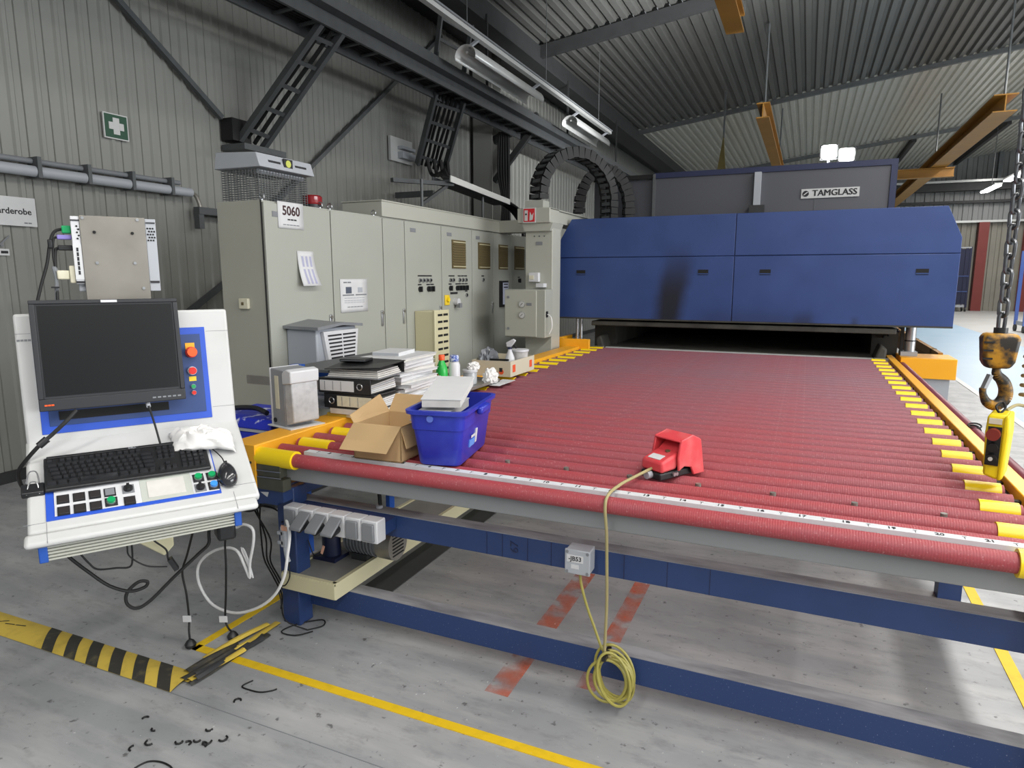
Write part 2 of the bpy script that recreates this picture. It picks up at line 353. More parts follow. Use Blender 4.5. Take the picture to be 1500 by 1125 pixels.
def printline(w, h, m, pos, ex, ey, parent, world=True, n=1):
    # a line of print too small to read: short flat ink dashes
    ex = Vector(ex).normalized(); ey = Vector(ey).normalized(); nz = ex.cross(ey); p = Vector(pos); g_ = w/n
    for q in range(n):
        c = p+ex*(-w/2+g_*(q+0.5)); hw = g_*0.42
        B().hexa([c-ex*hw-ey*h/2, c+ex*hw-ey*h/2, c+ex*hw+ey*h/2, c-ex*hw+ey*h/2, c-ex*hw-ey*h/2+nz*0.0006, c+ex*hw-ey*h/2+nz*0.0006, c+ex*hw+ey*h/2+nz*0.0006, c-ex*hw+ey*h/2+nz*0.0006]).build('print_line', m, parent, world=world)
def B(): return MB()

# ================================================================== THE SETTING
fl = B().box(-6.2, 16, -6, 38.4, -0.2, 0.0).build('floor', M_floor); fl['kind'] = 'structure'
B().box(2.3, 4.65, 4.0, 38, 0.0, 0.004).build('painted_lane', M_bluefloor, fl)
B().box(4.65, 16, 4.0, 38, 0.0, 0.003).build('painted_lane', M_whitefloor, fl)
B().box(2.22, 2.3, 2.0, 38, 0.0, 0.005).build('lane_line', M_white, fl)
B().box(-2.03, -1.86, 2.45, 7.0, 0.0, 0.005).build('dark_strip', M_floorstrip, fl)  # thin darker strip lying flat on the floor under the table
B().box(-2.2, -0.2, 1.62, 1.623, -0.01, 0.0012).build('floor_joint', M_midgrey, fl)
# floor marking tape
t = thing('floor_marking_tape', 'yellow tape line on floor in front of the roller table', 'floor marking', (-2.36, 1.88, 0))
B().box(-2.36, 1.4, 1.875, 1.915, 0, 0.003).build('tape_strip', M_tapeyel, t)
B().box(-2.375, -2.335, 1.875, 5.0, 0, 0.003).build('tape_strip', M_tapeyel, t)
t = tag(B().box(0.85, 0.90, 1.2, 6.9, 0, 0.003).build('floor_marking_tape', M_tapeyel), 'yellow tape line on floor along the right side of the table', 'floor marking')
# wall left : vertical cladding planks
wl = struct('wall_left', (-5.7, 0, 0))
pm = B().add([(0,0,0),(0.012,0.006,0),(0.012,0.085,0),(0.03,0.10,0),(0.03,0.13,0),(0.012,0.145,0),(0.012,0.194,0),(0,0.199,0)] +
             [(0,0,5.7),(0.012,0.006,5.7),(0.012,0.085,5.7),(0.03,0.10,5.7),(0.03,0.13,5.7),(0.012,0.145,5.7),(0.012,0.194,5.7),(0,0.199,5.7)],
             [(i,i+1,i+9,i+8) for i in range(7)]).mesh('wall_plank', M_wall)
for k in range(150): inst(pm, 'wall_plank', wl, (-5.715, -1.15+0.2*k, 0))
B().box(-5.9, -5.716, -6, 38.4, 0, 5.8).build('wall_backing', mat('backing_dark', '4a4b49', 0.8), wl)
bb = B().box(-5.685, -5.66, -1, 29, 0, 0.09).build('baseboard_left', M_dark); bb['kind'] = 'structure'
# ceiling : pitched deck of ribbed sheets
SL = math.tan(R(7.5)); ZB = 5.6; XB = -4.7
def roofz(x): return ZB+SL*(x-XB)
ce = struct('ceiling', (0, 10, 5.6))
prof = []
for r in range(5):
    y0 = r*0.2
    prof += [(y0, 0.0), (y0+0.09, 0.0), (y0+0.115, 0.06), (y0+0.175, 0.06)]
prof += [(1.0, 0.0)]
def deck(L, name, m):
    vs = [(x, 0, z) for x, z in prof]+[(x, L, z) for x, z in prof]; n = len(prof)
    return B().add(vs, [(i, i+1, n+i+1, n+i) for i in range(n-1)]).mesh(name, m)
bays = [(-2.0, 5.0), (5.0, 11.6), (11.6, 19.1), (19.1, 28.7), (28.7, 38.4)]
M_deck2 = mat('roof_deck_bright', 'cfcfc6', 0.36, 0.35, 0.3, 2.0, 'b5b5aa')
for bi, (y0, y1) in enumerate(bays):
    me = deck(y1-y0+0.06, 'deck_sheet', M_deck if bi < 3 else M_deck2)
    for k in range(20):
        x = XB+k*1.0*math.cos(R(7.5))
        inst(me, 'deck_sheet', ce, mw=Matrix.Translation((x, y0, roofz(x)+(0.02 if bi % 2 else 0))) @ Matrix.Rotation(-R(7.5), 4, 'Y'))
for y, hh in ((5.0, 0.22), (11.6, 0.2), (19.1, 0.10), (28.7, 0.12)):
    B().bar((XB, y, roofz(XB)-hh/2-0.005), (14.5, y, roofz(14.5)-hh/2-0.005), 0.11, hh).build('rafter', M_dark if y < 15 else M_galv, ce)
for x in (3.2, 6.0, 9.0, 12.0):
    B().bar((x, 28.8, roofz(x)-0.12), (x, 38.3, roofz(x)-0.12), 0.12, 0.2).build('purlin', M_dark, ce)
B().box(-5.9, XB+0.02, -2, 38.4, 5.58, 5.68).build('eave_soffit', M_dark, ce)
B().box(-4.74, -4.56, -2, 38.4, 5.2, 5.6).build('eave_girder', M_dark, ce)
B().box(-4.9, -4.4, -2, 38.4, 5.17, 5.2).build('eave_girder_flange', M_dark, ce)
# back wall
wb = struct('wall_back', (5, 38.2, 0))
bm_ = B().add([(0,0,0),(0.2,0,0),(0.23,0.05,0),(0.37,0.05,0),(0.4,0,0),(0,0,5.0),(0.2,0,5.0),(0.23,0.05,5.0),(0.37,0.05,5.0),(0.4,0,5.0)], [(i,i+1,i+6,i+5) for i in range(4)]).mesh('wall_sheet', M_backwall)
bl_ = B().add([(0,0,0),(0.2,0,0),(0.23,0.05,0),(0.37,0.05,0),(0.4,0,0),(0,0,4.1),(0.2,0,4.1),(0.23,0.05,4.1),(0.37,0.05,4.1),(0.4,0,4.1)], [(i,i+1,i+6,i+5) for i in range(4)]).mesh('wall_sheet', M_backlow)
for k in range(52):
    inst(bm_, 'wall_sheet', wb, (-5.9+0.4*k, 38.1, 4.1)); inst(bl_, 'wall_sheet', wb, (-5.9+0.4*k, 38.0, 0))
B().box(-6, 16, 38.2, 38.4, 0, 9).build('wall_backing', M_backwall, wb)
B().box(-6, 16, 37.75, 38.05, 4.1, 4.2).build('girt', M_reflector, wb)
B().box(-6, 16, 37.8, 38.05, 5.0, 5.12).build('girt', M_dark, wb)
B().box(-6, 16, 37.5, 37.9, 5.55, 5.9).build('girt', M_dark, wb)
B().box(-6, 16, 37.45, 37.9, 5.92, 6.02).build('girt', M_reflector, wb)
for x in (7.12, 8.9, 11.0):
    B().box(x, x+0.4, 37.6, 37.95, 0, 4.1).build('red_post', M_redpost, wb)
for x in (3.5, 7.6, 11.5):
    B().box(x, x+0.16, 37.6, 37.9, 5.9, 8).build('gable_post', M_galv, wb)

# ================================================================== STEEL AND SERVICES ON THE LEFT
t = thing('steel_column', 'grey steel wall column behind the control cabinets', 'column', (-5.45, 11.3, 0))
B().box(-5.62, -5.25, 11.0, 11.03, 0, 5.58).build('flange', M_wall, t); B().box(-5.62, -5.25, 11.37, 11.4, 0, 5.58).build('flange', M_wall, t); B().box(-5.45, -5.42, 11.03, 11.37, 0, 5.58).build('web', M_wall, t)
B().bar((-5.3, 11.2, 4.0), (-4.45, 11.2, 4.35), 0.1, 0.14).build('bracket_arm', M_dark, t)
B().bar((-5.3, 11.2, 3.3), (-4.5, 11.2, 4.2), 0.08, 0.1).build('bracket_strut', M_dark, t)
def brace(p0, p1, label):
    o = B().bar(p0, p1, 0.05, 0.05).build('brace_bar', M_tray); return tag(o, label, 'brace', 'diagonal braces on the left wall')
brace((-5.62, 3.6, 4.45), (-5.62, 5.33, 3.22), 'diagonal brace bar on wall descending to the right past the first aid sign')
brace((-5.62, 5.9, 2.35), (-5.62, 9.9, 5.4), 'diagonal brace bar on wall rising right from behind the wire basket')
brace((-5.62, 4.0, 0.82), (-5.62, 6.6, 2.35), 'diagonal brace bar on lower wall between console and tall cabinet')
t = thing('wall_pipe', 'pale grey double pipe running along the left wall', 'pipe', (-5.6, 3, 2.4))
B().cyl((-5.58, -1, 2.42), (-5.58, 4.85, 2.42), 0.042).build('pipe_run', M_grey, t); B().cyl((-5.61, -1, 2.50), (-5.61, 4.75, 2.50), 0.022).build('conduit', M_midgrey, t)
B().tube([(-5.58, 4.83, 2.42), (-5.58, 4.9, 2.40), (-5.58, 4.94, 2.32), (-5.58, 4.95, 2.25)], 0.02).build('pipe_elbow', M_ali, t)
B().box(-5.62, -5.54, 4.9, 5.6, 2.22, 2.29).build('pipe_bracket', M_tray, t); B().box(-5.62, -5.55, 4.9, 4.96, 2.08, 2.22).build('pipe_bracket', M_tray, t)
for k in range(12): B().box(-5.66, -5.53, 0.2+0.4*k, 0.23+0.4*k, 2.37, 2.53).build('pipe_clip', M_tray, t)
t = thing('first_aid_sign', 'dark green square sign with white cross on left wall', 'sign', (-5.66, 4.19, 2.81))
B().box(-5.68, -5.665, 4.07, 4.30, 2.805, 3.02).build('sign_board', M_white, t); B().box(-5.666, -5.662, 4.08, 4.29, 2.815, 3.01).build('sign_field', M_signgreen, t)
B().box(-5.662, -5.659, 4.155, 4.215, 2.845, 2.985).build('cross_bar', M_white, t); B().box(-5.662, -5.6585, 4.115, 4.1545, 2.885, 2.945).build('cross_bar', M_white, t); B().box(-5.662, -5.6585, 4.2155, 4.255, 2.885, 2.945).build('cross_bar', M_white, t)
t = thing('paper_sign', 'white paper sign lettered Garderobe on left wall', 'sign', (-5.66, 3.2, 2.0))
B().box(-5.675, -5.668, 2.85, 3.43, 2.0, 2.22).build('sheet', M_paper, t)
text('Garderobe', 0.066, M_ink, (-5.667, 3.395, 2.11), EY, EZ, t, bold=0.0012, align='RIGHT')
printline(0.06, 0.01, M_midgrey, (-5.667, 3.36, 2.025), EY, EZ, t, n=2)
t = thing('arrow_mark', 'small hand drawn arrow and note below the Garderobe sign', 'mark', (-5.67, 3.16, 1.8))
B().bar((-5.668, 3.13, 1.84), (-5.668, 3.21, 1.92), 0.006, 0.012).build('arrow_shaft', M_midgrey, t); B().bar((-5.668, 3.13, 1.84), (-5.668, 3.165, 1.845), 0.006, 0.012).build('arrow_head', M_midgrey, t)
B().box(-5.672, -5.668, 3.11, 3.2, 1.77, 1.82).build('note', M_paper, t); B().box(-5.668, -5.666, 3.14, 3.19, 1.785, 1.805).build('scribble', M_ink, t)

def ladder(t, a0, a1, b0, b1, n, rw=0.03, rh=0.09, m=M_tray, cables=0, cm=M_blackrub):
    a0, a1, b0, b1 = map(Vector, (a0, a1, b0, b1))
    up = (a1-a0).cross(b0-a0).normalized()
    B().bar(a0, a1, rw, rh, up).build('side_rail', m, t); B().bar(b0, b1, rw, rh, up).build('side_rail', m, t)
    for k in range(n):
        f = (k+0.5)/n; B().bar(a0.lerp(a1, f), b0.lerp(b1, f), 0.04, 0.02, up).build('rung', m, t)
    if up.z < 0: up = -up
    for c in range(cables):
        f = 0.12+0.76*(c+0.5)/cables; o = up*0.035
        pts = [a0.lerp(b0, f)+o] + [a0.lerp(a1, q).lerp(b0.lerp(b1, q), f+random.uniform(-.03, .03))+o for q in (0.2, 0.4, 0.6, 0.8)] + [a1.lerp(b1, f)+o]
        B().tube(pts, 0.022, 6, 4).build('cable', cm, t)
t = thing('cable_ladder', 'long dark cable ladder running along the hall under the eave', 'cable tray', (-4.62, 7, 4.05))
ladder(t, (-4.80, 1.0, 4.06), (-4.80, 20, 4.06), (-4.44, 1.0, 4.08), (-4.44, 20, 4.08), 56, 0.03, 0.14, cables=5)
B().box(-4.79, -4.45, 1.0, 20, 4.1, 4.13).build('cable_bed', M_blackrub, t)
B().box(-4.42, -4.30, 1.0, 20, 4.14, 4.26).build('support_channel', M_tray, t)
for y in (2, 5.5, 9, 12.5, 16): B().box(-4.39, -4.36, y, y+0.03, 4.2, 5.25).build('hanger', M_dark, t)
t = thing('cable_ladder', 'sloping cable ladder rising from above the wire basket to the long ladder', 'cable tray', (-5.5, 5.6, 3.0))
ladder(t, (-5.52, 5.46, 3.02), (-4.48, 5.55, 4.03), (-5.5, 5.76, 2.98), (-4.45, 5.84, 4.03), 5, 0.05, 0.07, cables=2)
B().box(-5.66, -5.5, 5.35, 5.6, 3.0, 3.22).build('wall_plate', M_blackrub, t); B().box(-5.66, -5.35, 5.35, 5.95, 2.9, 2.96).build('foot_bracket', M_tray, t)
t = thing('cable_ladder', 'steep cable ladder full of dark cables beside the wall junction plate', 'cable tray', (-5.5, 9.1, 3.3))
ladder(t, (-5.4, 8.75, 3.25), (-4.75, 8.2, 4.05), (-5.3, 9.35, 3.2), (-4.62, 8.75, 4.05), 4, 0.04, 0.09, cables=5)
ladder(t, (-4.5, 7.75, 4.2), (-4.35, 7.7, 4.9), (-4.45, 8.4, 4.2), (-4.3, 8.4, 4.9), 3, 0.03, 0.06)
for k in range(4):
    B().tube([(-5.3+0.05*k, 8.85+.12*k, 3.35), (-5.25+0.04*k, 8.9+.1*k, 3.12), (-5.05, 8.75+.06*k, 3.08+.03*k), (-4.75, 8.3+.05*k, 3.0), (-4.5, 7.95+.05*k, 2.9)], 0.028, 7).build('cable', M_blackrub, t)
t = thing('junction_plate', 'pale metal plate on wall beside the steep cable ladder', 'plate', (-5.66, 8.7, 3.3))
B().box(-5.68, -5.64, 8.42, 9.0, 3.28, 3.62).build('plate', M_white, t); B().box(-5.64, -5.55, 8.6, 8.95, 3.33, 3.42).build('connector', M_grey, t); B().box(-5.64, -5.55, 8.6, 8.95, 3.46, 3.5).build('connector', M_grey, t)
B().box(-5.64, -5.0, 8.5, 8.56, 2.75, 2.83).build('bracket', M_tray, t)
t = thing('cable_tray', 'pale cable tray on legs standing above the control cabinets', 'cable tray', (-4.4, 8.8, 2.4))
B().hexa([(-4.62,7.85,2.83),(-4.35,7.85,2.83),(-4.35,9.75,2.72),(-4.62,9.75,2.72),(-4.62,7.85,2.86),(-4.35,7.85,2.86),(-4.35,9.75,2.75),(-4.62,9.75,2.75)]).build('tray_bed', M_tray, t)
B().bar((-4.35,7.85,2.87), (-4.35,9.75,2.76), 0.015, 0.08).build('tray_side', M_reflector, t); B().bar((-4.62,7.85,2.87), (-4.62,9.75,2.76), 0.015, 0.08).build('tray_side', M_tray, t)
for y in (7.3, 9.0): B().cyl((-4.45, y, 2.1), (-4.45, y, 2.8), 0.02, 10).build('leg', M_galv, t)
B().bar((-4.45, 7.3, 2.5), (-4.45, 7.95, 2.8), 0.03, 0.04).build('strut', M_tray, t); B().bar((-4.75, 7.1, 2.78), (-4.4, 8.0, 2.82), 0.06, 0.05).build('strut', M_tray, t)
for k in range(4): B().tube([(-4.58+.06*k, 9.7, 2.78), (-4.5+.05*k, 10.1, 2.68), (-4.4+.05*k, 10.35, 2.4), (-4.4+.05*k, 10.4, 2.1)], 0.022, 7).build('cable', M_blackrub, t)
for k in range(5): 
    B().tube([(-5.1+.04*k, 11.0, 4.1), (-5.1+.05*k, 10.95, 3.4), (-5.0+.03*k, 10.9, 2.9), (-5.05+.05*k, 10.9, 2.1)], 0.025, 7).build('cable', M_blackrub, t)

# light rail with reflectors (lamps not lit) hanging over the walkway
t = thing('light_rail', 'white hanging lighting rail above the control cabinets', 'light rail', (-3.8, 9, 4.4))
B().box(-3.83, -3.76, 3.0, 13.4, 4.40, 4.45).build('rail', M_reflector, t); B().box(-3.85, -3.74, 3.0, 13.4, 4.45, 4.47).build('rail_cover', M_midgrey, t)
for y in (7.3, 9.85, 12.6): B().cyl((-3.795, y, 4.46), (-3.795, y, 5.7), 0.006, 6).build('hanger_wire', M_galv, t)
def reflector(y0, y1, label):
    t = thing('lamp_fixture', label, 'lamp', (-3.9, y0, 4.35), group='unlit reflector lamps on the lighting rail')
    me = B(); n = 10
    def fn(u, v): a = R(200)-u*R(220); return (-3.93+0.14*math.cos(a), y0+(y1-y0)*v, 4.22+0.14*math.sin(a)*0.9)
    me.grid(fn, 10, 1).build('reflector', M_reflector, t, solid=0.006)
    B().cyl((-3.93, y0+.05, 4.27), (-3.93, y1-.05, 4.27), 0.015, 8).build('lamp_tube', M_white, t)
    for y in (y0+0.1, y1-0.15): B().bar((-3.93, y, 4.34), (-3.8, y, 4.41), 0.04, 0.03).build('bracket', M_grey, t)
reflector(7.5, 9.75, 'nearer unlit white reflector lamp under the hanging rail'); reflector(11.35, 13.4, 'farther unlit white reflector lamp under the hanging rail')

# ================================================================== CONTROL CABINETS
XF = -3.25
def cabinet(y0, y1, label, ztop=2.1, depth=0.4, handle=True, hside=1):
    t = thing('control_cabinet', label, 'cabinet', (XF-depth/2, (y0+y1)/2, 0), group='grey electrical cabinets in a row')
    B().box(XF-depth, XF-0.02, y0+0.002, y1-0.002, 0.1, ztop).build('body', M_cab, t)
    B().box(XF-depth+.02, XF-0.06, y0+0.01, y1-0.01, 0.0, 0.1).build('plinth', M_dark, t)
    d = B().box(XF-0.018, XF, y0+0.006, y1-0.006, 0.13, ztop-0.012).build('door', M_cab, t, bevel=0.003)
    if handle:
        y = y1-0.05 if hside > 0 else y0+0.05
        B().box(XF, XF+0.012, y-0.012, y+0.012, 1.2, 1.33).build('handle', M_silver, d, bevel=0.003); B().cyl((XF+0.01, y, 1.31), (XF+0.022, y, 1.31), 0.012, 10).build('lock', M_ali, d)
    return t
c1 = cabinet(3.375, 4.04, 'nearest grey cabinet carrying the paper lettered 5060', hside=1)
B().box(XF-0.4, XF-0.02, 3.372, 3.3745, 0.1, 2.1).build('side_panel', M_cabside, c1)
B().box(XF-0.019, XF-0.013, 3.368, 3.376, 0.1, 2.1).build('edge_seam', M_gap, c1)
c2 = cabinet(4.04, 4.70, 'grey cabinet with an information sheet taped on its door')
c3 = cabinet(4.70, 5.03, 'narrow grey cabinet with a plain single door')
c4 = cabinet(5.03, 5.67, 'grey cabinet with four buttons above the beige cooler')
c5 = cabinet(5.67, 6.31, 'grey cabinet with many switches below a brown vent', handle=False)
c6 = cabinet(6.31, 6.84, 'grey cabinet with a brown vent and a single key switch')
c7 = cabinet(6.84, 7.32, 'grey cabinet with a dark folder hung on its door')
c8 = cabinet(7.32, 7.85, 'shadowed grey cabinet behind the gantry column', handle=False)
c9 = cabinet(7.85, 8.6, 'last grey cabinet hidden mostly behind the column', handle=False)
for c, y in ((c1, 3.45), (c4, 5.12), (c5, 5.78), (c6, 6.4)):
    B().box(XF, XF+0.003, y, y+0.09, 2.0, 2.035).build('name_plate', M_midgrey, c)
def vent(c, y0, y1):
    v = B().box(XF, XF+0.012, y0, y1, 1.69, 1.97).build('vent', M_brown, c)
    for k in range(11): B().box(XF+0.011, XF+0.02, y0+0.012, y1-0.012, 1.705+0.024*k, 1.713+0.024*k).build('slat', M_beige if k in (0, 10) else M_brown, v)
vent(c5, 5.87, 6.15); vent(c6, 6.45, 6.73); vent(c7, 6.97, 7.21); vent(c8, 7.42, 7.7)
def sw(c, y, z, kind):
    B().box(XF, XF+0.002, y-0.03, y+0.03, z+0.035, z+0.047).build('switch_label', M_ink, c)
    if kind == 'b':
        o = B().cyl((XF, y, z), (XF+0.014, y, z), 0.02, 12).build('switch', M_silver, c); B().cyl((XF+0.014, y, z), (XF+0.018, y, z), 0.012, 12).build('cap', M_blackpl, o)
    else:
        o = B().cyl((XF, y, z), (XF+0.012, y, z), 0.026, 12).build('switch', M_blackpl, c); B().box(XF+0.012, XF+0.03, y-0.008, y+0.008, z-0.025, z+0.025).build('knob', M_blackpl, o)
for k in range(4): sw(c4, 5.26+0.062*k, 1.575, 'b')
for y in (5.26, 5.41, 5.48): sw(c4, y, 1.495, 'k')
for y in (5.83, 5.89, 6.02, 6.09, 6.16): sw(c5, y, 1.575, 'b')
for y in (5.83, 5.97, 6.03, 6.10, 6.17): sw(c5, y, 1.495, 'k')
sw(c5, 6.17, 1.42, 'b'); sw(c6, 6.56, 1.575, 'b'); sw(c8, 7.56, 1.56, 'k')
B().box(XF, XF+0.003, 5.83, 5.98, 1.435, 1.455).build('type_plate', M_ink, c5)
ky = B().box(XF, XF+0.012, 5.71, 5.80, 1.33, 1.43).build('main_switch', M_lilac, c5, bevel=0.004); B().cyl((XF+0.012, 5.755, 1.385), (XF+0.03, 5.755, 1.385), 0.022, 14).build('dial', M_cap, ky)
sk = B().cyl((XF, 5.92, 1.36), (XF+0.05, 5.92, 1.36), 0.035, 14).build('socket', M_whiteplastic, c5); B().box(XF+0.03, XF+0.07, 5.9, 5.95, 1.30, 1.345).build('flap', M_midgrey, sk)
for y in (3.42, 3.99, 4.10, 4.65):
    o = c1 if y < 4.04 else c2
    B().tube([(XF-0.05+0.02*math.cos(a), y, 2.125+0.02*math.sin(a)) for a in [k*math.pi/4 for k in range(8)]], 0.006, 6, 3, True).build('eye_bolt', M_silver, o)
    B().cyl((XF-0.05, y, 2.1), (XF-0.05, y, 2.11), 0.012, 8).build('eye_bolt_base', M_silver, o)
B().box(-3.49, -3.41, 3.35, 3.372, 1.395, 1.465).build('outlet_box', M_label, c1, bevel=0.004)
B().box(-3.465, -3.445, 3.347, 3.351, 1.42, 1.44).build('outlet_mark', M_brown, c1)
# trunking on top
t = thing('cable_trunking', 'beige metal trunking lying on top of the cabinet row', 'trunking', (-3.4, 6, 2.1))
B().box(XF-0.4, XF, 4.70, 7.0, 2.101, 2.225).build('trunk_body', M_trunk, t, bevel=0.004); B().box(XF-0.405, XF+0.006, 4.69, 7.0, 2.225, 2.235).build('trunk_lid', M_trunk, t)
B().box(XF-0.4, -2.7, 7.0, 7.2, 2.101, 2.235).build('trunk_branch', M_trunk, t, bevel=0.004)
# papers
def sheet(name, label, y0, y1, z0, z1, curl=0.0, x=XF):
    t = thing(name, label, 'paper', (x, (y0+y1)/2, z0))
    def fn(u, v): return (x+0.004+curl*(1-v)**2, y0+(y1-y0)*u+curl*0.5*(1-v)**2*(u-0.3), z0+(z1-z0)*v)
    B().grid(fn, 4, 8).build('sheet', M_paper, t, solid=0.002); return t
t = sheet('notice_paper', 'white paper lettered 5060 taped to the nearest cabinet', 3.5, 3.745, 1.93, 2.105)
text('5060', 0.085, M_inkred, (XF+0.006, 3.625, 2.045), EY, EZ, t, bold=0.002); printline(0.09, 0.009, M_ink, (XF+0.006, 3.63, 1.99), EY, EZ, t, n=3); printline(0.16, 0.006, M_midgrey, (XF+0.006, 3.62, 1.955), EY, EZ, t, n=5)
t = sheet('wall_calendar', 'curled white printed list hanging on the nearest cabinet', 3.665, 3.83, 1.545, 1.785, 0.05)
for k in range(3): B().add([(XF+0.008+0.05*(1-v)**2, 3.70+0.04*k+dy+0.01*(1-v), 1.55+0.2*v) for v in (0.05, 0.3, 0.6, 1.0) for dy in (0, 0.02)], [(0,1,3,2),(2,3,5,4),(4,5,7,6)]).build('printed_column', mat('print_lilac', 'a9aac4', 0.7), t)
t = sheet('information_sheet', 'white information sheet with two pictures on the second cabinet', 4.115, 4.455, 1.335, 1.59)
printline(0.1, 0.01, M_midgrey, (XF+0.006, 4.2, 1.565), EY, EZ, t, n=2)
B().box(XF+0.005, XF+0.0065, 4.18, 4.25, 1.48, 1.53).build('picture', mat('print_grey_blue', '4f5766', 0.7), t); B().box(XF+0.005, XF+0.0065, 4.33, 4.39, 1.485, 1.525).build('picture', mat('print_grey', 'a7acb3', 0.7), t)
for y in (4.14, 4.30): B().box(XF+0.005, XF+0.0065, y, y+0.14, 1.463, 1.473).build('print_bar', M_midgrey, t)
for z in (1.445, 1.425, 1.41): printline(0.26, 0.005, M_grey, (XF+0.006, 4.285, z), EY, EZ, t, n=7)
printline(0.2, 0.006, M_midgrey, (XF+0.006, 4.29, 1.375), EY, EZ, t, n=5)
t = thing('document_folder', 'dark folder with white sheets hanging on a far cabinet', 'folder', (XF, 7.1, 1.27))
B().box(XF+0.002, XF+0.03, 6.98, 7.18, 1.26, 1.56).build('cover', M_blackpl, t); B().box(XF+0.031, XF+0.034, 7.02, 7.17, 1.29, 1.54).build('sheet', mat('paper_bluish', 'b9bed2', 0.6), t)
for z in (1.48, 1.515): B().box(XF+0.034, XF+0.036, 7.04, 7.15, z, z+0.012).build('print_bar', M_ink, t)
# coolers hung on the cabinet fronts
t = thing('cabinet_cooler', 'light grey cooling unit with slotted white grille on near cabinets', 'cooler', (-3.1, 3.8, 0.8))
B().box(XF+0.002, -2.99, 3.52, 3.95, 0.75, 1.26).build('casing', mat('cooler_grey', '9ea3ab', 0.45), t, bevel=0.01)
B().prism([(XF+0.001,3.49,1.26),(-2.95,3.49,1.255),(-2.95,3.75,1.275),(-2.95,3.98,1.255),(XF+0.001,3.98,1.26),(XF+0.001,3.75,1.29)], (0,0,0.02)).build('lid', M_midgrey, t)
g = B().prism([(-2.99,3.56,1.24),(-2.99,3.94,1.24),(-2.99,3.9,0.95),(-2.99,3.62,0.95)], (0.03,0,0)).build('grille', M_whiteplastic, t, bevel=0.004)
for k in range(9):
    z = 1.205-0.026*k; a = 3.60+0.005*k; e = 3.905-0.003*k; mid = (a+e)/2
    B().box(-2.961, -2.957, a, mid-0.008, z, z+0.011).build('slot', M_ink, g); B().box(-2.961, -2.957, mid+0.008, e, z, z+0.011).build('slot', M_ink, g)
t = thing('cabinet_cooler', 'beige cooling unit with louvred front on far cabinets', 'cooler', (-3.1, 5.6, 0.4))
B().box(XF+0.002, -3.05, 5.16, 5.40, 0.4, 1.3).build('casing', M_beige, t, bevel=0.006)
B().box(XF+0.002, -3.12, 5.18, 5.2, 0.4, 1.28).build('side_rib', M_cab, t)
f = B().box(-3.05, -3.03, 5.15, 5.41, 0.4, 1.31).build('front', M_beige, t, bevel=0.006)
for k in range(13):
    for (a, e) in ((5.20, 5.28), (5.30, 5.38)):
        B().box(-3.03, -3.027, a, e, 1.255-0.062*k, 1.275-0.062*k).build('slot', M_brown if k > 8 else M_gap, f)
# things on top of the nearest cabinet
t = thing('wire_basket', 'grey wire mesh basket standing on top of the nearest cabinet', 'basket', (-3.45, 3.6, 2.1))
bx0, bx1, by0, by1, bz0, bz1 = -3.62, -3.30, 3.40, 3.86, 2.102, 2.30
for k in range(14):
    z = bz0+(bz1-bz0)*k/13
    B().tube([(bx0,by0,z),(bx1,by0,z),(bx1,by1,z),(bx0,by1,z)], 0.0022, 5, 0, True).build('wire', M_tray, t)
for k in range(13):
    x = bx0+(bx1-bx0)*k/12
    for y in (by0, by1): B().cyl((x, y, bz0), (x, y, bz1), 0.002, 5).build('wire', M_galv, t)
for k in range(1, 17):
    y = by0+(by1-by0)*k/17
    for x in (bx0, bx1): B().cyl((x, y, bz0), (x, y, bz1), 0.002, 5).build('wire', M_galv, t)
t = thing('cooling_box', 'grey box with a black and yellow sticker on the wire basket', 'box', (-3.45, 3.6, 2.3))
B().prism([(-3.66,3.38,2.31),(-3.26,3.38,2.31),(-3.29,3.38,2.40),(-3.64,3.38,2.42)], (0,0.52,0)).build('shell', M_grey, t, bevel=0.005)
for (y0, y1) in ((3.47, 3.58), (3.72, 3.83)): B().bar((-3.276, y0, 2.355), (-3.276, y1, 2.355), 0.008, 0.014).build('slot', M_ink, t)
B().box(-3.278, -3.268, 3.605, 3.69, 2.32, 2.39).build('sticker', M_ink, t); B().cyl((-3.268, 3.647, 2.36), (-3.265, 3.647, 2.36), 0.024, 14).build('sticker_mark', mat('sticker_lime', 'c3c95a', 0.5), t)
B().cyl((-3.32, 3.42, 2.29), (-3.32, 3.84, 2.29), 0.016, 8).build('front_bar', M_grey, t)
t = thing('warning_beacon', 'dark red round warning beacon on top of the cabinet', 'beacon', (-3.38, 4.0, 2.1))
B().lathe([(0.075,0.0),(0.075,0.03)], (-3.38, 4.0, 2.101)).build('base', M_blackpl, t); B().lathe([(0.07,0.03),(0.075,0.04),(0.075,0.085),(0.065,0.095)], (-3.38, 4.0, 2.101)).build('dome', M_beacon, t)

# ================================================================== GANTRY COLUMN
t = thing('gantry_column', 'pale grey square steel column with top arm beside the furnace hood', 'column', (-2.6, 6.6, 0))
B().box(-2.72, -2.42, 6.5, 6.75, 0, 2.15).build('post', M_trunk, t, bevel=0.006)
B().prism([(-2.74,6.45,2.15),(-2.40,6.45,2.15),(-2.43,6.45,2.07),(-2.71,6.45,2.07)], (0,0.32,0)).build('head', M_trunk, t)
B().box(-2.78, -2.42, 6.42, 6.7, 2.15, 2.30).build('junction_head', M_trunk, t, bevel=0.008); B().box(-2.66, -2.44, 6.44, 7.9, 2.16, 2.285).build('arm', M_trunk, t, bevel=0.004); B().box(-2.67, -2.42, 6.44, 7.9, 2.285, 2.295).build('arm_lid', M_trunk, t)
B().box(-2.72, -2.52, 6.48, 6.66, 2.30, 2.38).build('chain_seat', M_cab, t)
B().box(-2.60, -2.53, 6.495, 6.5, 1.93, 1.965).build('name_plate', M_midgrey, t)
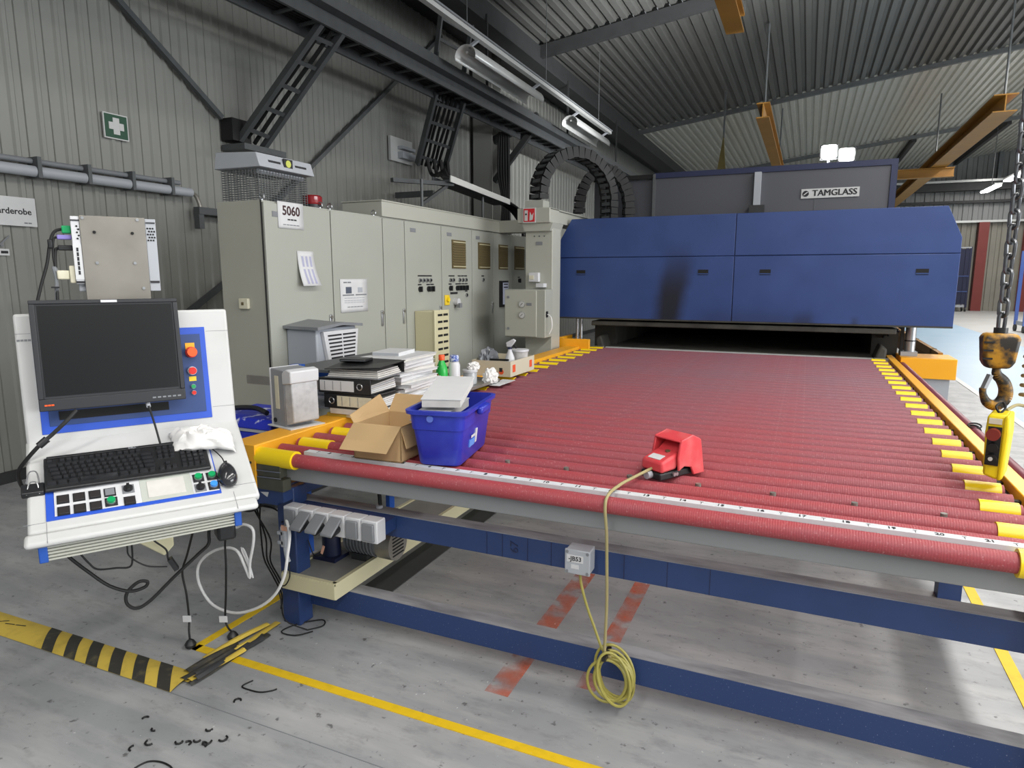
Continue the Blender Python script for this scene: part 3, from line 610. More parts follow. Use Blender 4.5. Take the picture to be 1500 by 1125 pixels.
for x in (-2.62, -2.565, -2.51): B().cyl((x, 6.497, 2.02), (x, 6.503, 2.02), 0.008, 8).build('bolt', M_galv, t)
t = thing('fire_sign', 'small red and white fire extinguisher sign on the gantry column', 'sign', (-2.6, 6.41, 2.16))
B().box(-2.71, -2.57, 6.405, 6.415, 2.15, 2.30).build('board', M_white, t); B().box(-2.70, -2.58, 6.402, 6.405, 2.16, 2.29).build('field', M_signred, t)
B().box(-2.69, -2.655, 6.399, 6.402, 2.17, 2.275).build('extinguisher_mark', M_white, t); B().cyl((-2.672, 6.397, 2.235), (-2.672, 6.399, 2.235), 0.01, 10).build('handle_mark', M_ink, t)
B().prism([(-2.635,6.4,2.17),(-2.60,6.4,2.18),(-2.59,6.4,2.25),(-2.61,6.4,2.22),(-2.63,6.4,2.26)], (0,-0.002,0)).build('flame_mark', M_white, t)
t = thing('socket_box', 'small white socket box on the gantry column', 'socket', (-2.62, 6.5, 1.57)); B().box(-2.66, -2.55, 6.44, 6.498, 1.555, 1.65).build('housing', M_whiteplastic, t, bevel=0.005); B().box(-2.65, -2.60, 6.434, 6.44, 1.58, 1.62).build('outlet', M_label, t)
t = thing('gauge_box', 'pale grey steel box with two round gauges on gantry column', 'control box', (-2.65, 6.4, 1.0))
B().box(-2.86, -2.41, 6.28, 6.498, 0.99, 1.48).build('box_body', M_cab, t, bevel=0.006)
B().box(-2.85, -2.50, 6.262, 6.28, 1.0, 1.47).build('door', M_trunk, t, bevel=0.004)
for z in (1.33, 1.22):
    g = B().cyl((-2.655, 6.25, z), (-2.655, 6.262, z), 0.034, 20).build('gauge', M_silver, t); B().cyl((-2.655, 6.248, z), (-2.655, 6.25, z), 0.028, 20).build('dial_face', M_white, g); B().bar((-2.67, 6.247, z-0.012), (-2.645, 6.247, z+0.012), 0.002, 0.004).build('needle', M_ink, g)
B().box(-2.61, -2.55, 6.26, 6.262, 1.315, 1.345).build('type_plate', M_midgrey, t)
for z in (1.40, 1.08): B().cyl((-2.81, 6.255, z), (-2.81, 6.262, z), 0.014, 10).build('lock', M_midgrey, t)
B().box(-2.44, -2.40, 6.3, 6.34, 1.2, 1.26).build('side_connector', M_blackpl, t); B().tube([(-2.40,6.32,1.23),(-2.36,6.32,1.2),(-2.35,6.32,1.1),(-2.38,6.32,1.03)], 0.006, 6).build('side_cable', M_cablewhite, t)
B().box(-2.56, -2.48, 6.4, 6.498, 1.50, 1.54).build('top_connector', M_whiteplastic, t)
# drag chains
def drag_chain(label, pl, pr2, height, legs):
    pl = V(*pl); pr2 = V(*pr2); t = thing('drag_chain', label, 'cable carrier', pl)
    e = V(pr2.x-pl.x, pr2.y-pl.y, 0); half = e.length/2; e.normalize(); side = V(-e.y, e.x, 0); cen = (pl+pr2)/2; cen.z = pl.z+0.06
    path = [pl.copy()]; n = 19
    for k in range(n+1):
        a = math.pi-math.pi*k/n; path.append(cen+e*half*math.cos(a)+V(0,0,height*math.sin(a)))
    for k in range(1, legs): path.append(V(pr2.x, pr2.y, cen.z-0.075*k))
    for k in range(len(path)-1):
        p, q = path[k], path[k+1]; d = (q-p).normalized(); nrm = d.cross(side).normalized(); mid = (p+q)/2
        for sg in (-0.075, 0.075): L = B().bar(p+d*0.004+side*sg, q-d*0.004+side*sg, 0.022, 0.105 if k % 2 else 0.12, nrm).build('chain_link', M_blackrub, t)
        for o in (-0.045, 0.045): B().bar(mid+nrm*o-side*0.07, mid+nrm*o+side*0.07, 0.036, 0.014, nrm).build('cross_bar', M_galv, L)
    B().tube(path, 0.03, 8, 2).build('cable', M_blackrub, t)
drag_chain('black arched cable drag chain rising from the gantry column', (-2.60, 6.57, 2.395), (-2.12, 7.52, 2.39), 0.46, 4)
drag_chain('second black drag chain arch behind, partly hidden by the first', (-2.55, 7.75, 2.35), (-2.02, 8.02, 2.35), 0.45, 4)

# ================================================================== FURNACE
t = thing('furnace_hood', 'blue sooted furnace hood with chamfered ends above the mouth', 'furnace hood', (-0.67, 7.1, 1.165))
HY = 7.0
def hoodpoly(y): return [(-2.545,y,1.165),(1.21,y,1.165),(1.21,y,1.95),(1.085,y,2.222),(-2.385,y,2.222),(-2.545,y,1.95)]
B().prism([(x, y, z) for x, y, z in hoodpoly(HY+0.02)], (0, 0.42, 0)).build('hood_body', M_hood, t)
def panel(poly): 
    return B().prism([(x, HY, z) for x, z in poly], (0, 0.022, 0)).build('panel', M_hood, t, bevel=0.003)
zs = 1.812; sx = -0.682; g = 0.004
panel([(-2.545,zs+g),(sx-g,zs+g),(sx-g,2.222),(-2.385,2.222),(-2.545,1.95)]); panel([(sx+g,zs+g),(1.21,zs+g),(1.21,1.95),(1.085,2.222),(sx+g,2.222)])
pl = panel([(-2.545,1.165),(sx-g,1.165),(sx-g,zs-g),(-2.545,zs-g)]); pr_ = panel([(sx+g,1.165),(1.21,1.165),(1.21,zs-g),(sx+g,zs-g)])
for x in (-2.272, -0.977, -0.388, 0.934):
    p = pl if x < sx else pr_
    h = B(); h.box(x-0.05, x+0.05, HY-0.004, HY+0.001, 1.625, 1.678); h.build('handle_slot', M_gap, p); B().box(x-0.05, x+0.05, HY-0.006, HY-0.003, 1.63, 1.642).build('handle_lip', M_blue2, p)
B().box(-2.545, 1.21, 7.0, 7.03, 1.15, 1.166).build('bottom_rail', M_soot, t)
t = thing('furnace', 'grey tempering furnace behind the hood with a dark mouth', 'furnace', (-0.7, 10, 0))
B().box(-2.5, 0.719, 8.2, 13.5, 1.1, 2.758).build('upper_body', M_furn, t)
B().box(-1.75, 0.72, 8.17, 8.2, 2.0, 2.78).build('front_panel', M_furn, t); B().box(0.72, 0.78, 8.15, 13.5, 1.1, 2.759).build('corner_trim', M_furnedge, t); B().box(-1.75, 0.78, 8.15, 8.22, 2.76, 2.82).build('top_trim', M_furnedge, t); B().box(-2.5, -1.75, 8.15, 8.2, 2.76, 2.81).build('top_trim', M_gap, t)
B().box(-1.765, -1.735, 8.14, 8.17, 2.0, 2.81).build('panel_edge', M_galv, t); B().box(0.008, 0.012, 8.165, 8.172, 2.0, 2.5).build('panel_seam', M_galv, t)
B().box(-0.62, -0.55, 8.1, 8.17, 2.36, 2.76).build('cable_strip', M_grey, t); B().box(-0.66, -0.50, 8.08, 8.17, 2.2, 2.40).build('cable_strip_foot', M_dark, t)
B().box(-2.15, 0.78, 7.42, 13.5, 1.10, 1.2).build('upper_lip', M_soot, t); B().box(-2.15, 0.78, 7.02, 7.42, 1.08, 1.13).build('dirty_lip', M_soot, t, bevel=0.01)
B().box(-2.2, 0.8, 7.4, 13.5, 0.3, 0.80).build('lower_body', M_dark, t); B().box(-2.25, -2.0, 7.5, 13.5, 0.8, 1.1).build('side_cheek', M_soot, t); B().box(0.62, 0.85, 7.5, 13.5, 0.8, 1.1).build('side_cheek', M_soot, t)
B().box(-2.05, 0.66, 13.3, 13.5, 0.8, 1.1).build('inner_end', M_gap, t); B().box(-2.05, 0.64, 7.3, 13.3, 0.795, 0.82).build('hearth', M_gap, t)
for k in range(16): B().cyl((-2.03, 7.36+0.12*k, 0.81), (0.63, 7.36+0.12*k, 0.81), 0.03, 10).build('ceramic_roller', M_soot, t)
B().box(-2.1, 0.66, 7.17, 7.22, 0.79, 0.835).build('threshold_strip', M_white, t)
for s_, x in ((-1, -2.02), (1, 0.62)):
    B().prism([(x,7.12,0.82),(x+0.10*s_,7.12,0.82),(x+0.11*s_,7.12,0.93),(x+0.05*s_,7.12,0.97)], (0,0.3,0)).build('sooty_corner_block', M_soot, t, bevel=0.02); B().box(min(x,x+0.12*s_), max(x,x+0.12*s_), 7.05, 7.1, 0.82, 0.85).build('sensor_bracket', M_silver, t)
for k in range(5): B().bar((0.72+0.04*k, 7.4, 1.02+0.02*k), (0.74+.04*k, 12, 1.05+.02*k), 0.012, 0.02).build('side_pipe', M_dark, t)
t = thing('brand_plate', 'white plate lettered TAMGLASS on the grey furnace front', 'sign', (0.155, 8.16, 2.46))
B().box(-0.13, 0.44, 8.155, 8.168, 2.455, 2.555).build('plate', M_white, t)

for q in range(3): text('TAMGLASS', 0.09, M_ink, (0.197+0.003*q, 8.153-0.0005*q, 2.504+0.001*q), EX, EZ, t, sx=1.0)
B().cyl((-0.085, 8.151, 2.505), (-0.085, 8.155, 2.505), 0.032, 20).build('round_emblem', M_ink, t); B().bar((-0.105, 8.15, 2.49), (-0.065, 8.15, 2.522), 0.003, 0.009).build('emblem_stroke', M_white, t)
# yellow guards and pillars at the furnace mouth
t = thing('hood_guard', 'orange yellow box guard on grey stand right of the furnace mouth', 'guard', (1.06, 7.3, 0))
B().box(0.84, 1.29, 7.08, 7.5, 0.675, 0.865).build('yellow_box', M_rail2, t, bevel=0.006); B().box(0.90, 1.25, 7.12, 7.46, 0.0, 0.675).build('stand', M_grey, t)
t = thing('hood_guard', 'orange yellow box guard left of the furnace mouth', 'guard', (-2.3, 7.0, 0))
B().box(-2.5, -2.1, 6.79, 6.83, 0.70, 0.945).build('yellow_plate', M_rail2, t, bevel=0.004); B().box(-2.5, -2.46, 6.83, 7.3, 0.70, 0.945).build('side_plate', M_rail2, t); B().box(-2.48, -2.15, 6.86, 7.3, 0.0, 0.72).build('stand', M_grey, t)
t = thing('hood_pillar', 'dark round steel pillar carrying the right end of the hood', 'pillar', (0.93, 7.3, 0.86))
B().cyl((0.93,7.3,0.866), (0.93,7.3,1.16), 0.045, 20).build('rod', M_silver, t); B().box(0.85, 0.99, 7.22, 7.38, 0.866, 0.905).build('foot', M_grey, t); B().cyl((0.93,7.3,1.0), (0.93,7.3,1.012), 0.048, 20).build('ring', M_dark, t); B().box(0.85, 0.875, 7.3, 7.34, 0.866, 1.16).build('dark_rod', M_dark, t)
t = thing('hood_pillar', 'pair of thin steel rods carrying the left end of the hood', 'pillar', (-2.3, 7.15, 0.72))
for x in (-2.335, -2.29): B().cyl((x,7.1,0.72), (x,7.1,1.16), 0.017, 12).build('rod', M_silver, t)
B().box(-2.38, -2.24, 7.05, 7.15, 0.72, 0.90).build('foot', M_grey, t)
t = thing('guard_rail', 'brown yellow guard rail running back along the furnace side', 'rail', (1.2, 9, 0))
B().box(1.2, 1.24, 7.5, 13, 0.80, 0.88).build('top_rail', M_crane, t); B().box(1.21, 1.23, 7.5, 13, 0.62, 0.80).build('kick_plate', mat('plywood_brown', '8c6a44', 0.7, var=0.4, vscale=5), t)
for k in range(5): B().box(1.2, 1.25, 7.9+1.2*k, 7.96+1.2*k, 0.0, 0.88).build('post', M_dark, t)
# flood lights standing on the furnace
def flood(x, y, z, label, tilt):
    t = thing('flood_light', label, 'lamp', (x, y, 2.76), group='lit floodlights above the furnace')
    B().cyl((x,y+0.05,2.76), (x,y+0.05,z-0.08), 0.012, 8).build('stand', M_dark, t)
    B().box(x-0.1, x+0.1, y+0.03, y+0.1, z-0.08, z+0.1).build('housing', M_dark, t, bevel=0.01); B().box(x-0.085, x+0.085, y-0.03, y+0.03, z-0.065, z+0.085).build('lamp_glass', M_lamp, t, bevel=0.028, segs=4)
    d = bpy.data.lights.new('flood_lamp', 'SPOT'); d.energy = 1800; d.spot_size = R(150); d.spot_blend = 0.6; d.shadow_soft_size = 0.08
    o = bpy.data.objects.new('flood_lamp', d); col.objects.link(o); o.location = (x, y-0.05, z); o.rotation_euler = (R(tilt), 0, 0); attach(o, t)
flood(0.13, 9.0, 3.06, 'lit floodlight left of the pair above the furnace', 120); flood(0.33, 9.3, 3.06, 'lit floodlight right of the pair above the furnace', 120)

# ================================================================== CRANE STEEL
def ibeam(t, p0, p1, w, h, m, nm='i_beam'):
    p0 = Vector(p0); p1 = Vector(p1)
    b = B(); b.bar(p0+V(0,0,h/2-0.01), p1+V(0,0,h/2-0.01), w, 0.02); b.bar(p0-V(0,0,h/2-0.01), p1-V(0,0,h/2-0.01), w, 0.02); b.bar(p0, p1, 0.02, h-0.04); return b.build(nm, m, t)
t = thing('crane_beam', 'long yellow crane runway beam under the roof at right', 'crane beam', (3.0, 22, 4.5)); ibeam(t, (2.95, 14.6, 4.6), (2.95, 33, 4.6), 0.36, 0.30, M_crane)
B().cyl((2.98,14.9,4.75), (2.98,14.9,6.55), 0.02, 8).build('hanger_rod', M_galv, t); B().box(2.9,3.06,14.8,15.0,6.4,6.6).build('roof_clamp', M_dark, t); B().cyl((2.98,22,4.75), (2.98,22,6.5), 0.02, 8).build('hanger_rod', M_galv, t)
t = thing('crane_beam', 'short yellow cross beam crossing the right runway beam', 'crane beam', (2.4, 21.2, 4.3)); ibeam(t, (0.8, 21.2, 4.32), (3.32, 21.2, 4.32), 0.2, 0.24, M_crane)
t = thing('crane_beam', 'yellow runway beam descending behind the furnace top', 'crane beam', (-0.9, 16, 4.5)); ibeam(t, (-0.92, 13.0, 4.5), (-0.92, 24, 4.5), 0.22, 0.26, M_crane); B().cyl((-0.92,13.4,4.6), (-0.92,13.4,6.05), 0.02, 8).build('hanger_rod', M_galv, t); B().cyl((-0.92,20,4.6), (-0.92,20,6.05), 0.02, 8).build('hanger_rod', M_galv, t)
t = thing('crane_beam', 'tan beam end hanging under the roof at the top edge', 'crane beam', (-0.98, 7, 4.5)); ibeam(t, (-0.98, 3.0, 4.55), (-0.98, 8.75, 4.55), 0.2, 0.2, M_crane); B().box(-1.08,-0.88,3.0,8.75,4.66,4.72).build('cover_strip', M_galv, t); B().cyl((-0.98,6,4.7), (-0.98,6,6.05), 0.02, 8).build('hanger_rod', M_galv, t)
t = thing('hanging_bracket', 'small yellow triangular bracket hanging behind the furnace', 'bracket', (-2.0, 17, 4.2))
B().prism([(-2.05,17,4.9),(-1.97,17,4.05),(-2.17,17,4.05)], (0,0.12,0)).build('gusset', mat('gusset_olive','5f5426',0.6), t); B().bar((-2.05,17.06,4.85),(-2.05,17.06,5.9),0.04,0.04).build('hanger', M_galv, t)
# lit tubes far right
for k, (y, lab) in enumerate(((25.6, 'nearer lit fluorescent tube lamp at the far right under the roof'), (28.9, 'farther lit fluorescent tube lamp at the far right under the roof'))):
    t = thing('tube_lamp', lab, 'lamp', (5.9, y, 4.8), group='lit tube lamps far right'); B().box(5.78, 6.02, y, y+2.2, 4.8, 4.86).build('housing', M_reflector, t); B().box(5.8, 6.0, y+0.02, y+2.18, 4.75, 4.8).build('tube', M_lamp, t); B().cyl((5.9,y+1,4.86), (5.9,y+1,6.9), 0.012, 6).build('hanger_wire', M_galv, t)

# ================================================================== FAR RIGHT BACKGROUND
def rack(x0, x1, y0, y1, h, label, m, grp=None):
    t = thing('glass_rack', label, 'rack', ((x0+x1)/2, (y0+y1)/2, 0), group=grp)
    for x in (x0, x1):
        for y in (y0, y1): B().box(x-0.04, x+0.04, y-0.04, y+0.04, 0.2, h).build('post', m, t); B().cyl((x-0.03,y,0.1),(x+0.03,y,0.1),0.1,12).build('wheel', M_dark, t)
    B().box(x0, x1, y0, y1, 0.2, 0.32).build('deck', M_grey, t); B().box(x0, x1, y0-0.02, y0+0.02, 0.35, h-0.1).build('side_sheet', m, t)
    n = 6
    for k in range(n): B().box(x0+(x1-x0)*k/n, x0+(x1-x0)*k/n+0.05, y0-0.05, y0-0.02, 0.32, h).build('slat', m, t)
    for z in (0.9, 1.6, h-0.06): B().box(x0, x1, y0-0.06, y0-0.04, z, z+0.05).build('rail', M_blue2 if z < 1.7 else M_grey, t)
M_racknavy = mat('rack_navy', '171b3c', 0.6)
rack(5.5, 6.72, 36.6, 37.3, 2.95, 'dark blue rack standing by the back wall beside a red post', M_racknavy)
rack(5.75, 6.9, 23.3, 24.2, 2.35, 'blue rack on wheels at the right edge of the hall', mat('rack_blue', '5a74b8', 0.5))

# ================================================================== CHAIN HOIST
t = thing('chain_hoist', 'steel hoist chain with worn yellow hook block hanging at right', 'hoist', (0.66, 2.95, 1.15))
lk = B(); ring = []
for k in range(16):
    a = 2*math.pi*k/16; ring.append((0.016*math.cos(a), 0, (0.017 if math.sin(a) >= 0 else -0.017)+0.016*math.sin(a)))
lk.tube(ring, 0.0065, 7, 0, True); lme = lk.mesh('chain_link', M_chain)
z = 1.445; k = 0
while z < 4.35:
    inst(lme, 'chain_link', t, mw=Matrix.Translation((0.66, 2.95, z)) @ Matrix.Rotation(R(40)+(math.pi/2 if k % 2 else 0), 4, 'Z')); z += 0.0525; k += 1
B().box(0.5, 0.82, 2.7, 3.2, 4.35, 4.75).build('hoist_body', M_rail, t, bevel=0.03)
def hb(zz, w): return [(0.66+w*c, 2.95+w*s_, zz) for c, s_ in ((-1,-.75),(1,-.75),(1,.75),(-1,.75))]
b = B(); P = hb(1.275,0.038)+hb(1.30,0.05)+hb(1.385,0.058)+hb(1.405,0.05); b.add(P, [(3,2,1,0)]+[(4*i+j,4*i+(j+1)%4,4*i+4+(j+1)%4,4*i+4+j) for i in range(3) for j in range(4)]+[(12,13,14,15)])
hbk = b.build('hook_block', M_hook, t, bevel=0.012)
B().cyl((0.66,2.95,1.405),(0.66,2.95,1.425),0.022,12).build('block_cap', M_blackpl, t)
for zz in (1.31, 1.34, 1.37): B().box(0.605, 0.635, 2.902, 2.912, zz, zz+0.006).build('block_groove', M_blackpl, hbk)
hk = [(0,0.14),(0.005,0.11),(0.03,0.085),(0.045,0.05),(0.04,0.015),(0.012,-0.005),(-0.02,0.005),(-0.038,0.035),(-0.042,0.06)]
ex_ = V(0.914,0.404,0)
b = B(); pts = catmull([V(0.66,2.95,1.14)+ex_*x+V(0,0,zz) for x, zz in hk], 5); n = len(pts); 
for i in range(n-1):
    f = i/(n-1); r = 0.012+0.012*math.sin(math.pi*min(1, f*1.15)); f2 = (i+1)/(n-1); r2 = 0.012+0.012*math.sin(math.pi*min(1, f2*1.15)); b.cyl(pts[i], pts[i+1], max(r, 0.008), 10, max(r2, 0.008))
b.build('hook', M_hook, t)
B().bar(V(0.66,2.95,1.25)-ex_*0.02, V(0.66,2.95,1.195)-ex_*0.04, 0.02, 0.012).build('hook_latch', M_silver, t)
t = thing('pendant_control', 'yellow crane pendant control with red stop button hanging from the hook', 'pendant control', (0.68, 2.86, 0.89))
PTH = math.atan2(0.404, 0.914)-R(42); PX = V(math.cos(PTH), math.sin(PTH), 0); PY = V(-math.sin(PTH), math.cos(PTH), 0); PO = V(0.66, 2.83, 0)
def pf(x, y, z): return PO+PX*x+PY*y+V(0,0,z)
B().prism([pf(-0.033,-0.05,1.06), pf(-0.03,-0.05,1.125), pf(0.03,-0.05,1.13), pf(0.034,-0.05,1.06), pf(0.03,-0.05,0.905), pf(0.015,-0.05,0.892), pf(-0.026,-0.05,0.905)], PY*0.125).build('case', M_pend, t, bevel=0.009)
B().prism([pf(0.02,-0.062,1.128), pf(0.036,-0.058,1.13), pf(0.04,-0.058,1.06), pf(0.034,-0.058,0.90), pf(0.018,-0.062,0.89)], PY*0.135).build('case_flank', M_pend, t, bevel=0.009)
B().fbox(pf, -0.024, 0.016, -0.054, -0.05, 0.945, 1.085).build('button_panel', M_blackpl, t); B().fbox(pf, -0.024, 0.014, -0.055, -0.05, 1.095, 1.115).build('label_plate', M_label, t)
B().cyl(pf(-0.006,-0.05,1.06), pf(-0.006,-0.082,1.06), 0.021, 18).build('stop_button', mat('stop_dark_red', '7d2a20', 0.4), t); B().cyl(pf(-0.004,-0.05,1.012), pf(-0.004,-0.072,1.012), 0.016, 16).build('button', M_blackrub, t); B().cyl(pf(-0.004,-0.05,0.97), pf(-0.004,-0.072,0.97), 0.017, 16).build('button', M_blackrub, t); B().cyl(pf(-0.006,-0.072,0.972), pf(-0.006,-0.077,0.972), 0.007, 12).build('button_dot', M_white, t)
B().tube([pf(0,0,1.125), pf(-0.015,0.02,1.145), pf(0,0.04,1.16), pf(0.012,0.02,1.145), pf(0,0,1.125)], 0.004, 6).build('hanging_loop', M_blackrub, t)
t = thing('coiled_cable', 'cream coiled cable hanging at the right edge behind the hook', 'cable', (0.80, 3.05, 1.2))
B().tube([(0.80+0.035*math.cos(a)+0.0*a, 3.04+0.035*math.sin(a), 1.15+a*0.0058) for a in [k*math.pi/6 for k in range(150)]], 0.007, 7, 0).build('coil', M_cable, t); B().tube([(0.80+0.035, 3.04, 1.15), (0.79,3.0,1.13), (0.74,2.96,1.14), (0.69,2.88,1.13)], 0.006, 7).build('tail', M_cable, t)

# ================================================================== ROLLER TABLE
tb = thing('roller_table', 'long loading table of red rollers with yellow end caps and navy frame', 'roller table', (-0.7, 4.5, 0))
RZ = 0.813; RY0 = 2.185; XL, XR = -2.0, 0.59
rme = B().cyl((-2.19, 0, 0), (0.715, 0, 0), 0.0305, 20).mesh('roller', M_roller)
cl0 = B().cyl((-2.205, 0, 0), (-2.0, 0, 0), 0.041, 20); clm = B().cyl((-2.17, 0, 0), (-2.0, 0, 0), 0.036, 18).mesh('roller_cap', M_cap); cl0 = cl0.mesh('roller_cap', M_cap)
crm = B().cyl((0.59, 0, 0), (0.705, 0, 0), 0.036, 18).mesh('roller_cap', M_cap); cr0 = B().cyl((0.59, 0, 0), (0.72, 0, 0), 0.041, 20).mesh('roller_cap', M_cap)
jm = B().cyl((0.60, 0, 0), (0.72, 0, 0), 0.020, 12).mesh('roller_journal', M_dark)
for k in range(41):
    y = RY0+0.12*k
    r = inst(rme, 'roller', tb, (0, y, RZ)); r['dust'] = 0.0 if k < 3 else min(0.62, 0.05+0.024*(k-2))+random.uniform(-0.06, 0.06)
    if k % 2 == 0:
        for me in (cl0 if k == 0 else clm, cr0 if k == 0 else crm): inst(me, 'roller_cap', r, (0, 0, 0), world=False)
# rails
B().box(-2.36, -2.205, 2.15, 6.785, 0.68, 0.868).build('side_rail', M_rail, tb, bevel=0.006); B().box(-2.37, -2.2, 2.145, 2.15, 0.668, 0.868).build('rail_end_plate', M_rail, tb)
for x in (-2.35, -2.225):
    for z in (0.70, 0.79): B().cyl((x, 2.146, z), (x, 2.14, z), 0.006, 8).build('bolt', M_dark, tb)
B().box(-2.2, -2.07, 2.155, 2.2, 0.73, 0.785).build('end_bracket', mat('bracket_olive', '54554a', 0.6, 0.3, 0.5, 20), tb); B().box(-2.2, -2.05, 2.15, 2.2, 0.672, 0.725).build('end_bracket', MATS['bracket_olive'], tb)
for z in (0.728, 0.757): B().bar((-2.2, 2.149, z), (-2.06, 2.149, z+0.004), 0.002, 0.004).build('scratch_wire', M_silver, tb)
B().box(0.74, 0.80, 2.0, 7.4, 0.77, 0.85).build('side_rail', M_rail, tb, bevel=0.004); B().box(0.715, 0.74, 2.1, 7.3, 0.72, 0.81).build('bearing_strip', M_dark, tb)
for k in range(41):
    if k % 2: B().box(0.70, 0.745, 2.185+0.12*k-0.012, 2.185+0.12*k+0.012, 0.79, 0.825).build('bearing', M_dark, tb)
# front channel, tape bar
B().box(-2.08, 0.81, 2.2, 2.26, 0.712, 0.784).build('front_channel', M_chan, tb, bevel=0.004)
tbar = B().box(-2.0, 0.72, 2.236, 2.274, 0.825, 0.8425).build('tape_bar', mat('tape_white', 'd4d6da', 0.5, 0.0, 0.4, 25, 'b9bbc0', lo=0.5, hi=0.8), tb)
for n in range(1, 23):
    x = (-1.117+(n-10)*0.1655)*0.767
    if -2.0 < x < 0.62: text(str(n), 0.026, M_ink, (x, 2.255, 0.8432), EX, EY, tbar, bold=0.0003)
    xm = x+0.0635
    if -2.0 < xm < 0.62:
        b = B(); b.box(xm-0.001, xm+0.001, 2.244, 2.264, 0.8425, 0.8432); b.box(xm-0.006, xm+0.006, 2.262, 2.264, 0.8425, 0.8432); b.build('tape_mark', M_ink, tbar)
# pop-up pins between rollers 2 and 3
for k in range(10):
    x = -1.12+0.2635*(k-3)
    if -2.0 < x < 0.6: p = B().cyl((x, 2.487, 0.79), (x, 2.487, 0.838), 0.011, 10).build('ball_pin', M_ali, tb)
# frame
def frame_beam(z0, z1, m, x0=-2.12, x1=0.84):
    B().box(x0, x1, 2.30, 2.31, z0, z1).build('cross_beam', m, tb); B().box(x0, x1, 2.31, 2.378, z1-0.012, z1).build('beam_flange', M_dustedge, tb); B().box(x0, x1, 2.30, 2.315, z1, z1+0.002).build('beam_lip', M_dustedge, tb)
frame_beam(0.49, 0.588, M_navy); frame_beam(0.075, 0.182, M_navydirty)
B().box(-2.16, -2.06, 2.22, 2.31, 0, 0.67).build('leg', M_navy, tb, bevel=0.005); B().box(-2.16, -2.06, 6.6, 6.7, 0, 0.67).build('leg', M_navy, tb); B().box(0.70, 0.80, 3.72, 3.82, 0, 0.77).build('leg', M_navy, tb); B().box(0.70, 0.80, 6.6, 6.7, 0, 0.77).build('leg', M_navy, tb); B().box(0.72, 0.82, 2.26, 2.30, 0, 0.77).build('leg', mat('leg_dark', '20242c', 0.5), tb)
B().box(-2.34, -2.10, 2.16, 6.78, 0.60, 0.675).build('side_beam', M_navy, tb, bevel=0.004); B().box(0.70, 0.80, 2.26, 7.0, 0.62, 0.72).build('side_beam', M_navy, tb)
B().prism([(-2.34,2.158,0.675),(-2.06,2.158,0.675),(-2.06,2.158,0.62),(-2.34,2.158,0.575)], (0,0.06,0)).build('front_gusset', M_navy, tb)
B().add([(-2.19,2.156,0.655),(-2.14,2.156,0.66),(-2.15,2.156,0.635)], [(0,1,2)]).build('paper_chip', M_white, tb)
text('67', 0.05, M_furnedge, (-1.005, 2.298, 0.54), (0,0,1), (-1,0,0), tb)
for x in (-1.13, -1.06, -0.95, -0.85, -0.56, -0.4, -0.25): B().box(x, x+0.002, 2.2985, 2.3, 0.49, 0.588).build('scribe_line', M_furnedge, tb)
t = tag(B().cyl((0.857, 2.0, 0.79), (0.857, 7.4, 0.79), 0.032, 18).build('safety_tube', M_tubered), 'dark red round tube beside the right yellow rail', 'tube')
t = thing('tube_clip', 'black wire clip around the dark red side tube', 'clip', (0.857, 4.15, 0.79)); B().tube([(0.857+0.036*math.cos(a), 4.15, 0.79+0.036*math.sin(a)) for a in [k*math.pi/5 for k in range(10)]], 0.006, 6, 2, True).build('ring', M_blackrub, t); B().tube([(0.857+0.03*math.cos(a), 4.12+0.02*math.sin(a), 0.83+0.01*math.sin(a)) for a in [k*math.pi/5 for k in range(10)]], 0.004, 6, 2, True).build('wire_loop', M_blackrub, t)
# trunk and drive under the table
t = thing('floor_trunking', 'cream covered cable trunking lying on the lower table beam', 'trunking', (-1.98, 3.5, 0.18))
B().box(-2.13, -1.83, 2.2, 6.5, 0.186, 0.252).build('channel', M_beige, t); B().box(-2.12, -1.85, 2.22, 6.5, 0.252, 0.257).build('dusty_lid', mat('dusty_lid', '8f8f8a', 0.7, 0, 0.5, 6, '6d6d69'), t)
for x in (-2.135, -1.845): B().box(x, x+0.02, 2.2, 6.5, 0.252, 0.266).build('edge_fold', M_beige, t)
B().box(-2.13, -1.83, 2.195, 2.215, 0.252, 0.266).build('edge_fold', M_beige, t); B().box(-2.13, -1.83, 2.192, 2.2, 0.19, 0.262).build('end_plate', M_beige, t)
t = thing('drive_motor', 'grey finned electric motor lying on the trunking under the table', 'motor', (-1.9, 2.75, 0.26))
B().cyl((-1.98,2.52,0.35), (-1.79,2.52,0.35), 0.07, 20).build('body', M_midgrey, t)
for k in range(9): B().cyl((-1.97+0.019*k,2.52,0.35), (-1.964+0.019*k,2.52,0.35), 0.08, 20).build('fin', M_midgrey, t)
B().cyl((-1.79,2.52,0.35), (-1.71,2.52,0.35), 0.08, 20).build('fan_cowl', M_ali, t)
for k in range(7): B().box(-1.711, -1.707, 2.475, 2.565, 0.298+0.017*k, 0.304+0.017*k).build('cowl_slot', M_gap, t)
B().box(-1.94, -1.85, 2.46, 2.58, 0.257, 0.29).build('foot', M_dark, t); B().box(-1.95, -1.88, 2.45, 2.55, 0.42, 0.46).build('terminal_box', M_dark, t)
t = thing('gearbox', 'navy upright gear housing standing on the trunking by the leg', 'gearbox', (-2.03, 2.5, 0.26))
B().lathe([(0.055,0),(0.055,0.01),(0.045,0.02),(0.045,0.2),(0.055,0.205),(0.055,0.23)], (-2.04,2.44,0.257), 20).build('housing', mat('gear_navy', '1a2240', 0.4), t); B().box(-2.11, -1.98, 2.385, 2.495, 0.257, 0.275).build('base_plate', MATS['gear_navy'], t)
